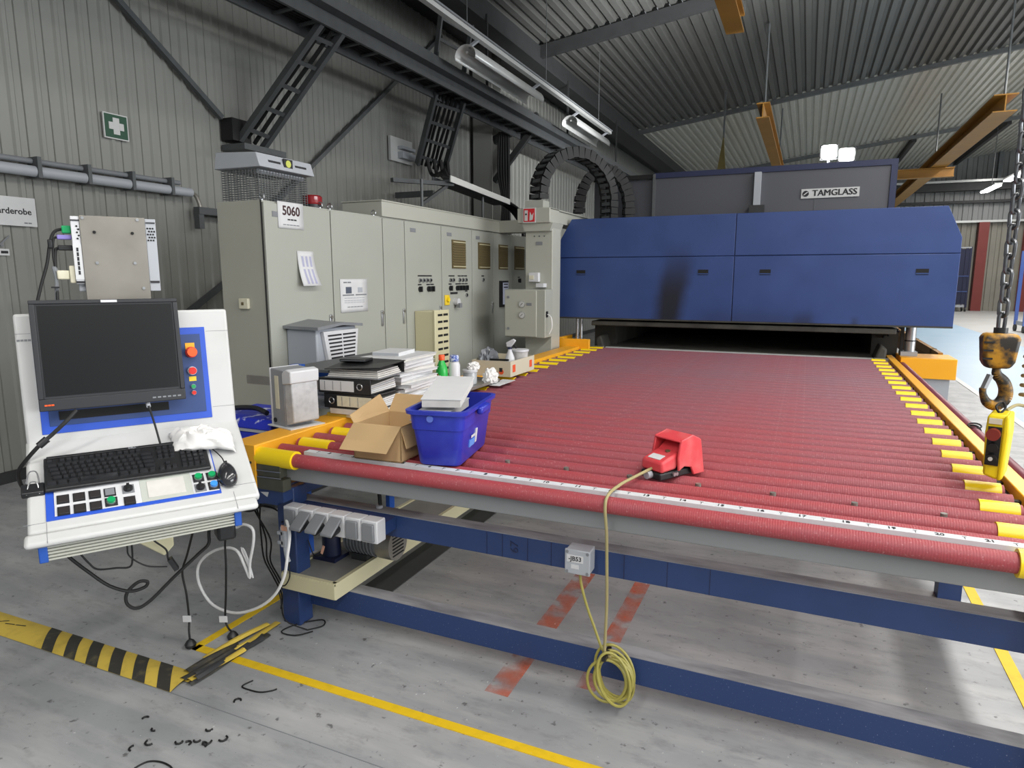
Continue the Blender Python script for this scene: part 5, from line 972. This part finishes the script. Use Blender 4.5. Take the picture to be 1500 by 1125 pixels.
cb(Lw, -0.006, 0.1, 0.236, 0.305, 0.005, 0.0065, 'card_window', M_paperold, 0.001)
M_btnsq = mat('button_square_dark', '2d2a2a', 0.4)
for x, s_, m in ((-0.225,.258,M_btnsq),(-0.185,.258,M_btnsq),(-0.145,.258,M_btnsq),(-0.106,.258,M_midgrey),(-0.225,.303,M_btnsq),(-0.185,.303,M_btnsq),(-0.145,.303,M_btnsq),(-0.057,.304,M_btnsq)):
    f_ = cb(Lw, x-0.0155, x+0.0155, s_-0.0165, s_+0.0165, 0.005, 0.0075, 'button_frame', M_ink); WM[f_.name] = Matrix.Identity(4); cb(Lw, x-0.0125, x+0.0125, s_-0.013, s_+0.013, 0.0075, 0.010, 'push_button', m, 0.001, f_)
for x, s_, m in ((-0.105,.297,M_tealbtn),(0.142,.254,M_tealbtn),(0.183,.254,M_tealbtn),(0.182,.297,M_bluebtn)):
    cb(Lw, x-0.0165, x+0.0165, s_-0.0175, s_+0.0175, 0.005, 0.007, 'button_frame', M_ink, 0.001); pushbtn(Lw, x, s_, 0.011, m, base=0.007)
for x, s_ in ((-0.057,.256),(0.142,.297)):
    cb(Lw, x-0.0165, x+0.0165, s_-0.0175, s_+0.0175, 0.005, 0.007, 'button_frame', M_midgrey, 0.001); o = B().cyl(Lw(x,s_,0.007), Lw(x,s_,0.014), 0.013, 16).build('rotary_switch', M_ink, t, world=False); WM[o.name] = Matrix.Identity(4); cb(Lw, x-0.004, x+0.004, s_-0.013, s_+0.013, 0.014, 0.021, 'knob', M_blackpl, 0.001, o)
# case lines
for x in (-0.268, 0.235): cb(Lw, x, x+0.0012, 0.331, 0.407, 0.0, 0.0006, 'case_joint', M_midgrey)
cb(Lw, -0.322, -0.27, 0.331, 0.3322, 0.0, 0.0006, 'case_joint', M_midgrey); cb(Lw, 0.24, 0.31, 0.305, 0.3062, 0.0, 0.0006, 'case_joint', M_midgrey)
cb(U, 0.235, 0.308, 0.33, 0.3312, 0.0, 0.0006, 'case_joint', M_midgrey); cb(U, 0.235, 0.308, 0.06, 0.0612, 0.0, 0.0006, 'case_joint', M_midgrey); cb(U, -0.31, -0.27, 0.345, 0.3462, 0.0, 0.0006, 'case_joint', M_midgrey)
link('under_case', B().box(-0.27, 0.225, -0.318, -0.06, 0.815, 0.88).mesh('under_case', M_trunk), t, 0, False)
for k in range(6): link('cooling_rib', B().box(-0.27, 0.225, -0.326, -0.318, 0.816+0.0095*k, 0.821+0.0095*k).mesh('cooling_rib', M_trunk), t, 0, False)
for x in (-0.292, 0.225): link('end_bracket', B().box(x, x+0.022, -0.33, -0.1, 0.812, 0.885).mesh('end_bracket', M_bracket), t, 0.003, False)
link('rear_case', B().hexa([(-0.29,-0.1,0.9),(0.29,-0.1,0.9),(0.29,0.2,0.95),(-0.29,0.2,0.95),(-0.29,0.02,1.1),(0.29,0.02,1.1),(0.29,0.12,1.45),(-0.29,0.12,1.45)]).mesh('rear_case', M_white), t, 0.004, False)
link('support_arm', B().bar((-0.02,-0.1,0.80),(0.10,0.22,0.80),0.09,0.10).bar((0.08,0.2,0.80),(0.40,0.62,0.64),0.07,0.07).mesh('support_arm', M_navy), t, 0.006, False)
link('arm_clamp', B().prism([(-0.06,-0.17,0.80),(0.06,-0.17,0.80),(0.06,-0.17,0.73),(0.03,-0.17,0.70),(-0.04,-0.17,0.76)], (0,0.14,0)).mesh('arm_clamp', M_beige), t, 0.004, False)
link('wire_tangle_box', B().box(0.19, 0.25, -0.2, -0.12, 0.72, 0.80).mesh('cable_block', M_blackpl), t, 0.01, False)
# monitor
t = thing('computer_monitor', 'black switched-off computer monitor mounted on the console', 'monitor', CO, CA)
cb(U, -0.265, 0.145, 0.10, 0.443, 0.03, 0.062, 'case', M_bezel, 0.006)
cb(U, -0.245, 0.127, 0.145, 0.426, 0.0625, 0.0635, 'screen', M_screen); cb(U, -0.265, 0.145, 0.10, 0.137, 0.062, 0.067, 'lower_bezel', M_bezel, 0.003); cb(U, -0.265, 0.145, 0.431, 0.443, 0.062, 0.067, 'upper_bezel', M_bezel, 0.002); cb(U, -0.265, -0.25, 0.137, 0.431, 0.062, 0.067, 'side_bezel', M_bezel, 0.002); cb(U, 0.131, 0.145, 0.137, 0.431, 0.062, 0.067, 'side_bezel', M_bezel, 0.002)
cb(U, -0.075, -0.030, 0.433, 0.441, 0.067, 0.068, 'badge', M_paper); printline(0.026, 0.005, M_orange, U(-0.238, 0.118, 0.0675), (1,0,0), (0,0.1225,0.9925), t, world=False, n=3)
for k in range(6): cb(U, 0.045+0.015*k, 0.055+0.015*k, 0.112, 0.117, 0.067, 0.068, 'menu_button', M_midgrey)
cb(U, -0.12, 0.02, 0.15, 0.36, 0.005, 0.03, 'rear_mount', M_blackpl)
# keyboard
t = thing('computer_keyboard', 'black dusty computer keyboard lying on the console desk', 'keyboard', CO, CA)
cb(Lw, -0.268, 0.186, 0.09, 0.228, 0.008, 0.020, 'case', M_blackpl, 0.005); cb(Lw, -0.26, 0.18, 0.09, 0.1, 0.02, 0.024, 'rear_ridge', M_blackpl, 0.002)
text('DELL', 0.010, M_grey, Lw(-0.03, 0.096, 0.0245), (1,0,0), (0,0.849,0.529), t, world=False)
M_key = mat('key_black', '222326', 0.3, var=0.5, vscale=40, var_hex='4a4b4e')
kx = lambda w_: B().hexa([(-w_,-0.0075,0),(w_,-0.0075,0),(w_,0.0075,0),(-w_,0.0075,0),(-w_+.002,-0.0055,0.008),(w_-.002,-0.0055,0.008),(w_-.002,0.0055,0.008),(-w_+.002,0.0055,0.008)]).mesh('key', M_key)
k1 = kx(0.0077); k2 = kx(0.0125); k3 = kx(0.05); k4 = kx(0.0165)
def key(me, x, s_): inst(me, 'key', t, mw=frame(Lw(x, s_, 0.019), (1,0,0), (0,0.849,0.529)), world=False)
for r, s_ in enumerate((0.112, 0.133, 0.150, 0.167, 0.184, 0.202)):
    if r == 0: xs = [(-0.252, k1)]+[(-0.22+0.0172*q+(0.008*(q//4)), k1) for q in range(12)]
    elif r == 5: xs = [(-0.249,k2),(-0.222,k2),(-0.195,k2),(-0.128,k3),(-0.062,k2),(-0.035,k2),(-0.008,k2),(0.016,k1)]
    else: xs = [(-0.25+0.004*r, k2)]+[(-0.229+0.004*r+0.0182*q, k1) for q in range(12)]+[(0.003+0.002*r, k4)]
    for x, me in xs: key(me, x, s_)
    for q in range(3):
        if r not in (3,) and not (r == 4 and q != 1): key(k1, 0.044+0.0182*q, s_)
    for q in range(4):
        if r > 0: key(k1, 0.110+0.0182*q, s_)
# mouse
t = thing('computer_mouse', 'glossy dark computer mouse on the right of the desk', 'mouse', CO, CA)
bm = bmesh.new(); bmesh.ops.create_uvsphere(bm, u_segments=24, v_segments=14, radius=1)
for v in bm.verts:
    q = v.co; zz = max(q.z, -0.12); wv = 1-0.15*q.y
    v.co = Lw(0.228+q.x*0.03*wv, 0.267-q.y*0.052, 0.008+(zz+0.12)*0.034)
me = bpy.data.meshes.new('shell'); bm.to_mesh(me); bm.free(); me.materials.append(mat('mouse_gloss', '2a2b2e', 0.18, coat=0.4)); me.shade_smooth(); link('shell', me, t, 0, False)
o = B().cyl(Lw(0.2245,0.236,0.040), Lw(0.2315,0.236,0.040), 0.007, 12).build('wheel', M_blackrub, t, world=False)
o = B().tube([Lw(0.228,0.216,0.02), Lw(0.225,0.18,0.012), Lw(0.20,0.14,0.02), Lw(0.16,0.11,0.04), Lw(0.1,0.085,0.03)], 0.002, 6).build('cord', M_blackrub, t, world=False)
# cloth on desk : folded crumpled sheet
t = thing('white_cloth', 'crumpled white paper towel lying over the keyboard corner', 'cloth', CO, CA)
from mathutils import noise as NZ
def clf(u, v):
    x = 0.085+0.19*u; s_ = 0.035+0.10*v+0.03*u; e = math.sin(math.pi*u)**0.5*math.sin(math.pi*v)**0.5 if 0 < u < 1 and 0 < v < 1 else 0
    h = 0.028+e*(0.035+0.03*NZ.noise(V(u*4,v*4,3.1))+0.018*abs(NZ.noise(V(u*9,v*9,1.7))))-0.020*(abs(u-0.5)*2)**4
    p = Lw(x+0.012*NZ.noise(V(u*5,v*5,0)), s_+0.015*NZ.noise(V(u*5,v*5,9)), h); return p
link('sheet', B().grid(clf, 30, 24).mesh('sheet', M_tissue), t, 0, False, solid=0.002)
# binder clip
t = thing('binder_clip', 'large black binder clip on the left edge of the console', 'clip', CO, CA)
cb(Lw, -0.325, -0.268, 0.185, 0.225, -0.005, 0.016, 'clip_body', M_blackpl, 0.004); o = B().tube([Lw(-0.312,0.185,0.016), Lw(-0.305,0.15,0.022), Lw(-0.295,0.142,0.022), Lw(-0.285,0.15,0.022), Lw(-0.28,0.185,0.016)], 0.002, 6).build('wire_arm', M_silver, t, world=False); o = B().tube([Lw(-0.312,0.225,0.01), Lw(-0.305,0.19,0.018), Lw(-0.295,0.182,0.018), Lw(-0.285,0.19,0.018), Lw(-0.28,0.225,0.01)], 0.002, 6).build('wire_arm', M_silver, t, world=False)
# industrial PC behind
t = thing('industrial_computer', 'steel computer box with bare metal plate above the monitor', 'computer', CO, CA)
def lb(x0,x1,y0,y1,z0,z1,name,m,bev=0.0): return link(name, B().box(x0,x1,y0,y1,z0,z1).mesh(name, m), t, bev, False)
lb(-0.128,0.11,0.135,0.205,1.56,1.80,'chassis',M_grey,0.004); lb(-0.109,0.080,0.115,0.12,1.44,1.808,'mounting_plate',M_ali,0.001)
lb(-0.134,-0.109,0.12,0.14,1.585,1.805,'side_wing',M_whiteplastic,0.002); lb(0.080,0.113,0.12,0.14,1.56,1.805,'side_wing',M_grey,0.002); lb(-0.134,-0.11,0.118,0.12,1.60,1.715,'label_strip',M_paper)
printline(0.09, 0.006, M_ink, (-0.122,0.1178,1.66), (0,0,1), (-1,0,0), t, world=False, n=6)
for (x0, n_) in ((-0.118, 1), (0.087, 3)):
    for r in range(5):
        for q in range(n_): link('vent_hole', B().cyl((x0+0.008*q+(0.004 if r%2 else 0),0.118,1.733+0.010*r),(x0+0.008*q+(0.004 if r%2 else 0),0.121,1.733+0.010*r),0.003,8).mesh('vent_hole', M_gap), t, 0, False)
for x in (-0.134, 0.083): lb(x,x+0.028,0.117,0.12,1.588,1.595,'strap',M_ink); lb(x,x+0.028,0.117,0.12,1.79,1.794,'strap',M_ink)
for x, z in ((-0.1,1.80),(0.058,1.80),(-0.07,1.755),(0.04,1.755),(-0.07,1.655),(0.04,1.655),(0.06,1.57)): link('bolt', B().cyl((x,0.111,z),(x,0.115,z),0.005,8).mesh('bolt', M_silver if z != 1.755 else M_gap), t, 0, False)
for x in (-0.06, 0.04): lb(x,x+0.03,0.125,0.15,1.40,1.57,'support_post',M_galv)
lb(-0.16,-0.134,0.14,0.17,1.75,1.775,'green_connector',M_tealbtn,0.003); lb(-0.175,-0.134,0.14,0.165,1.73,1.745,'purple_plug',M_purple,0.003); lb(-0.175,-0.134,0.14,0.168,1.695,1.712,'black_plug',M_blackpl,0.003); lb(-0.185,-0.15,0.135,0.17,1.60,1.63,'beige_plug',M_label,0.004); lb(-0.15,-0.134,0.13,0.175,1.588,1.645,'socket_block',M_label,0.003)
for pts, r_, m_ in (([(-0.155,0.155,1.765),(-0.18,0.155,1.755),(-0.195,0.155,1.72),(-0.21,0.155,1.65),(-0.235,0.15,1.57),(-0.25,0.14,1.5),(-0.24,0.1,1.4)],0.005,M_blackrub),([(-0.172,0.153,1.737),(-0.185,0.153,1.73),(-0.19,0.155,1.68),(-0.188,0.155,1.62),(-0.195,0.15,1.52),(-0.2,0.12,1.4)],0.004,M_blackrub),([(-0.172,0.155,1.703),(-0.182,0.155,1.695),(-0.187,0.155,1.65),(-0.19,0.15,1.56),(-0.2,0.12,1.4)],0.005,M_blackrub),([(-0.18,0.15,1.615),(-0.192,0.15,1.64),(-0.188,0.15,1.6),(-0.195,0.15,1.5),(-0.195,0.12,1.4)],0.006,M_midgrey)):
    link('cord', B().tube(pts, r_, 7).mesh('cord', m_), t, 0, False)
lb(-0.202,-0.188,0.145,0.165,1.70,1.73,'ferrite',M_blackpl,0.004); lb(-0.205,-0.182,0.135,0.165,1.572,1.577,'cable_tie',M_blackpl)
# cords of the console
t = thing('monitor_cord', 'thick black monitor cord leaving the console at left', 'cable', CO, CA)
link('cord', B().tube([(-0.17,-0.065,1.195),(-0.2,-0.08,1.165),(-0.24,-0.085,1.128),(-0.27,-0.09,1.104),(-0.307,-0.08,1.062),(-0.335,-0.04,1.016),(-0.34,0.05,0.95),(-0.33,0.15,0.90),(-0.30,0.18,0.95)], 0.006, 8).mesh('cord', M_blackrub), t, 0, False); link('ferrite', B().cyl((-0.252,-0.087,1.118),(-0.275,-0.09,1.099),0.011,12).mesh('ferrite', M_blackpl), t, 0, False)
t = thing('keyboard_cord', 'thin black cord from monitor slot to the keyboard', 'cable', CO, CA); link('cord', B().tube([(0.029,-0.03,1.19),(0.031,-0.05,1.184),(0.043,-0.055,1.124),(0.05,-0.08,1.075),(0.052,-0.09,1.06)], 0.0035, 7).mesh('cord', M_blackrub), t, 0, False); link('plug', B().cyl((0.029,-0.028,1.20),(0.031,-0.05,1.182),0.007,10).mesh('plug', M_grey), t, 0, False)
def cable(name, label, pts, r, m, cat='cable', smooth=5):
    o = B().tube(pts, r, 8, smooth).build(name, m); return tag(o, label, cat)
cable('power_cord', 'thick black cord looping below the console', [(-2.06,1.20,0.80),(-2.039,1.215,0.755),(-2.013,1.255,0.691),(-1.986,1.298,0.631),(-1.956,1.343,0.598),(-1.933,1.38,0.6),(-1.928,1.387,0.617),(-1.942,1.365,0.622),(-1.96,1.337,0.595),(-1.962,1.334,0.558),(-1.948,1.355,0.534),(-1.926,1.39,0.549),(-1.885,1.454,0.613),(-1.843,1.519,0.674),(-1.824,1.548,0.703),(-1.822,1.552,0.744),(-1.83,1.57,0.80)], 0.0055, M_blackrub)
cable('signal_cord', 'thin black cord sagging below the left of the console', [(-1.985,1.205,0.80),(-1.979,1.216,0.772),(-1.969,1.231,0.739),(-1.958,1.249,0.713),(-1.931,1.29,0.705),(-1.911,1.321,0.70),(-1.906,1.329,0.73),(-1.905,1.33,0.80)], 0.003, M_blackrub)
t = thing('plug_cord', 'black cord ending in a small black connector under the console', 'cable', (-1.86, 1.4, 0.67)); B().tube([(-1.88,1.37,0.80),(-1.871,1.383,0.77),(-1.854,1.409,0.733),(-1.852,1.412,0.701),(-1.847,1.421,0.68)], 0.003, 7).build('cord', M_blackrub, t); B().tube([(-1.915,1.315,0.80),(-1.912,1.319,0.77),(-1.91,1.323,0.734),(-1.886,1.36,0.691),(-1.855,1.409,0.674)], 0.0025, 7).build('cord', M_blackrub, t); B().bar((-1.850,1.416,0.70),(-1.838,1.43,0.66),0.025,0.014).build('connector', M_blackpl, t)
for nm, lab, pts, end in (('hanging_plug', 'black plug on a cord lying on floor at the tape corner', [(-2.0,1.68,0.80),(-2.2,1.80,0.60),(-2.397,1.92,0.412),(-2.435,1.92,0.326),(-2.421,1.92,0.226),(-2.417,1.92,0.114),(-2.405,1.905,0.064),(-2.385,1.89,0.03)], (-2.374,1.882)), ('hanging_plug', 'black plug on a cord lying on floor beside the yellow tape', [(-1.95,1.75,0.78),(-2.15,1.95,0.62),(-2.274,2.02,0.467),(-2.282,2.02,0.338),(-2.295,2.02,0.206),(-2.31,2.02,0.086),(-2.30,2.02,0.046),(-2.27,2.015,0.03)], (-2.257,2.007))):
    t = thing(nm, lab, 'plug', (end[0], end[1], 0)); B().tube(pts, 0.0045, 8).build('cord', M_blackrub, t); B().lathe([(0.012,0.0),(0.022,0.008),(0.024,0.02),(0.016,0.034),(0.006,0.042)], (end[0], end[1], 0.0), 14).build('plug_body', M_blackpl, t, bevel=0.0); p = pts[-3]; B().fbox(lambda x,y,z: V(p[0]+0.914*x, p[1]+0.404*x+y, p[2]+z), -0.018, 0.018, -0.012, -0.010, -0.015, 0.015).build('paper_tag', M_paper, t)
cable('network_cable', 'white cable hanging in a big loop beside the console', [(-2.05,1.80,0.78),(-2.18,1.97,0.60),(-2.273,2.08,0.502),(-2.223,2.08,0.523),(-2.172,2.08,0.509),(-2.173,2.08,0.445),(-2.202,2.08,0.344),(-2.208,2.08,0.274),(-2.236,2.08,0.328),(-2.279,2.08,0.392),(-2.367,2.08,0.386),(-2.471,2.08,0.331),(-2.531,2.08,0.26),(-2.527,2.08,0.172),(-2.451,2.08,0.091),(-2.311,2.08,0.081),(-2.17,2.08,0.138),(-2.069,2.08,0.218),(-2.007,2.08,0.316),(-1.981,2.08,0.416),(-1.99,2.11,0.50),(-2.03,2.14,0.545),(-2.06,2.17,0.54)], 0.0065, M_cablewhite)
cable('network_cable', 'white cable bundle hanging inside the big white loop', [(-2.208,2.085,0.274),(-2.225,2.09,0.33),(-2.255,2.09,0.39),(-2.25,2.095,0.395),(-2.225,2.095,0.34),(-2.205,2.095,0.268),(-2.235,2.10,0.32),(-2.27,2.10,0.40)], 0.004, M_cablewhite)
random.seed(3)
for k, lab in enumerate(('thin black wire hanging behind the console, nearest the leg', 'thin black wire hanging behind the console, crossing the others', 'thin black wire hanging behind the console, nearest the wall side', 'thin black wire running from console to table leg')):
    if k < 3: pts = [(-2.28-0.05*k,2.25,0.60),(-2.38-0.01*k,2.33,0.46),(-2.40+0.03*k,2.35,0.33),(-2.39+0.02*k,2.35,0.22),(-2.34+0.02*k,2.35,0.14),(-2.28+0.02*k,2.34,0.06),(-2.25+.04*k,2.3,0.008)]
    else: pts = [(-2.05,1.85,0.70),(-2.2,2.1,0.58),(-2.33,2.3,0.52),(-2.3,2.34,0.50),(-2.2,2.3,0.49),(-2.13,2.215,0.50)]
    cable('thin_wire', lab, pts, 0.004, M_blackrub)
cable('thin_wire', 'thin black wire dropping from the connectors to the trunking end', [(-2.07,2.18,0.33),(-2.06,2.17,0.27),(-2.09,2.17,0.22),(-2.14,2.18,0.20),(-2.15,2.20,0.12),(-2.08,2.15,0.06),(-2.0,2.2,0.006)], 0.003, M_blackrub)
cable('thin_wire', 'thin black wire loop lying on the floor at the table leg', [(-2.0,2.2,0.006),(-1.96,2.26,0.006),(-2.0,2.30,0.006),(-2.08,2.22,0.006),(-2.1,2.14,0.006),(-2.02,2.14,0.006),(-1.97,2.2,0.006)], 0.003, M_blackrub)

# ================================================================== FLOOR DETAILS
t = thing('hazard_tape', 'yellow and black striped cable cover tape across the floor', 'tape', (-2.8, 1.66, 0))
def ht(u, v, h=0.0): return V(-4.3+u, 1.585+0.035*(u/2.1)+v+0.0*u, h)
def humped(x0, x1, m, name, zo=0.0, sh=0.0):
    b = B(); n = 6
    def fn(u, v): return ht(x0+(x1-x0)*u+sh*(1-v), 0.135*v, 0.003+zo+0.014*math.sin(math.pi*v))
    return b.grid(fn, max(2, int((x1-x0)/0.1)), n).build(name, m, t)
humped(0.0, 2.12, M_hazyel, 'tape_band')
for x in (-3.10, -2.955, -2.815, -2.675, -2.535, -2.395):
    humped(x+4.3, x+4.3+0.072, M_hazblk, 'black_stripe', 0.0008, 0.14)
for k in range(6): B().bar(ht(0.75+0.06*k, 0.05+0.01*(k%3), 0.018), ht(0.80+0.06*k, 0.07+0.012*(k%2), 0.018), 0.005, 0.001).build('scuff', M_hazblk, t)
t = thing('hazard_tape', 'torn crumpled yellow and black tape covering cables up to the leg', 'tape', (-2.13, 1.95, 0))
random.seed(9)
for k in range(16):
    m_ = (M_hazyel, M_hazblk, mat('tape_dark_grey', '3a3b3d', 0.5))[k % 3]
    x0 = -2.20+random.uniform(-.04,.05); l0 = random.uniform(0, 0.25); l1 = l0+random.uniform(0.2, 0.34)
    def fn(u, v, x0=x0, l0=l0, l1=l1, k=k):
        s_ = l0+(l1-l0)*u; return (x0+0.07*s_+0.035*(v-0.5)+0.012*math.sin(9*s_+k), 1.68+s_, 0.004+0.0012*k*0.8+0.012*abs(math.sin(7*s_+k))*math.sin(math.pi*v))
    B().grid(fn, 10, 3).build('tape_shred', m_, t)
for (x0, x1, ys, lab) in ((-1.06,-0.96,(2.13,3.3),'orange spray paint stripe on floor under the table, left one'), (-0.74,-0.66,(2.3,3.3),'faint orange spray paint stripe on floor under the table, right one')):
    tag(B().box(x0,x1,ys[0],ys[1],0.0005,0.0012).build('spray_mark', M_spray), lab, 'floor marking')
ties = [(-2.126,1.472),(-2.045,1.447),(-1.999,1.393),(-2.024,1.349),(-1.908,1.435),(-1.874,1.44),(-1.857,1.468),(-1.82,1.454),(-1.82,1.474),(-1.865,1.526),(-1.78,1.509),(-1.897,1.687)]
for k, (x, y) in enumerate(ties):
    a0 = random.uniform(0, 6.28); r = random.uniform(0.011, 0.016); sp = random.uniform(2.2, 4.0)
    o = B().tube([(x+r*math.cos(a0+sp*q/5), y+r*math.sin(a0+sp*q/5), 0.004) for q in range(6)], 0.0035, 6, 3).build('cut_cable_tie', M_blackrub)
    tag(o, 'small black cut cable tie scrap lying apart by the floor joint' if k == 11 else 'small black cut cable tie scrap on the floor below the console', 'cable tie', None if k == 11 else 'cut cable tie scraps on the floor')
cable('cut_cable_tie', 'longer curved black cable tie near the yellow tape line', [(-1.941,1.809,0.003),(-1.952,1.763,0.003),(-1.907,1.757,0.003),(-1.858,1.763,0.003),(-1.824,1.787,0.003),(-1.813,1.805,0.003)], 0.003, M_blackrub, 'cable tie')
cable('cut_cable_tie', 'curved black cable tie at the bottom edge of the picture', [(-1.935,1.285,0.003),(-1.922,1.323,0.003),(-1.883,1.34,0.003),(-1.834,1.339,0.003),(-1.80,1.325,0.003)], 0.003, M_blackrub, 'cable tie')
random.seed(21)
t = B()
for k in range(170):
    x = random.uniform(-1.9, 0.9); y = random.choice((random.uniform(1.3, 2.2), random.uniform(1.9, 2.3), random.uniform(2.5, 4.0))); s_ = random.uniform(0.002, 0.006); a = random.uniform(0, 3)
    t.add([(x+s_*math.cos(a),y+s_*math.sin(a),0.001),(x-s_*math.sin(a),y+s_*math.cos(a)*0.6,0.001),(x-s_*math.cos(a),y-s_*math.sin(a),0.001),(x,y,0.005)], [(0,1,3),(1,2,3),(2,0,3),(0,2,1)])
o = t.build('glass_crumbs', M_white); tag(o, 'tiny white glass crumbs scattered on the floor under the table', 'debris', kind='stuff')
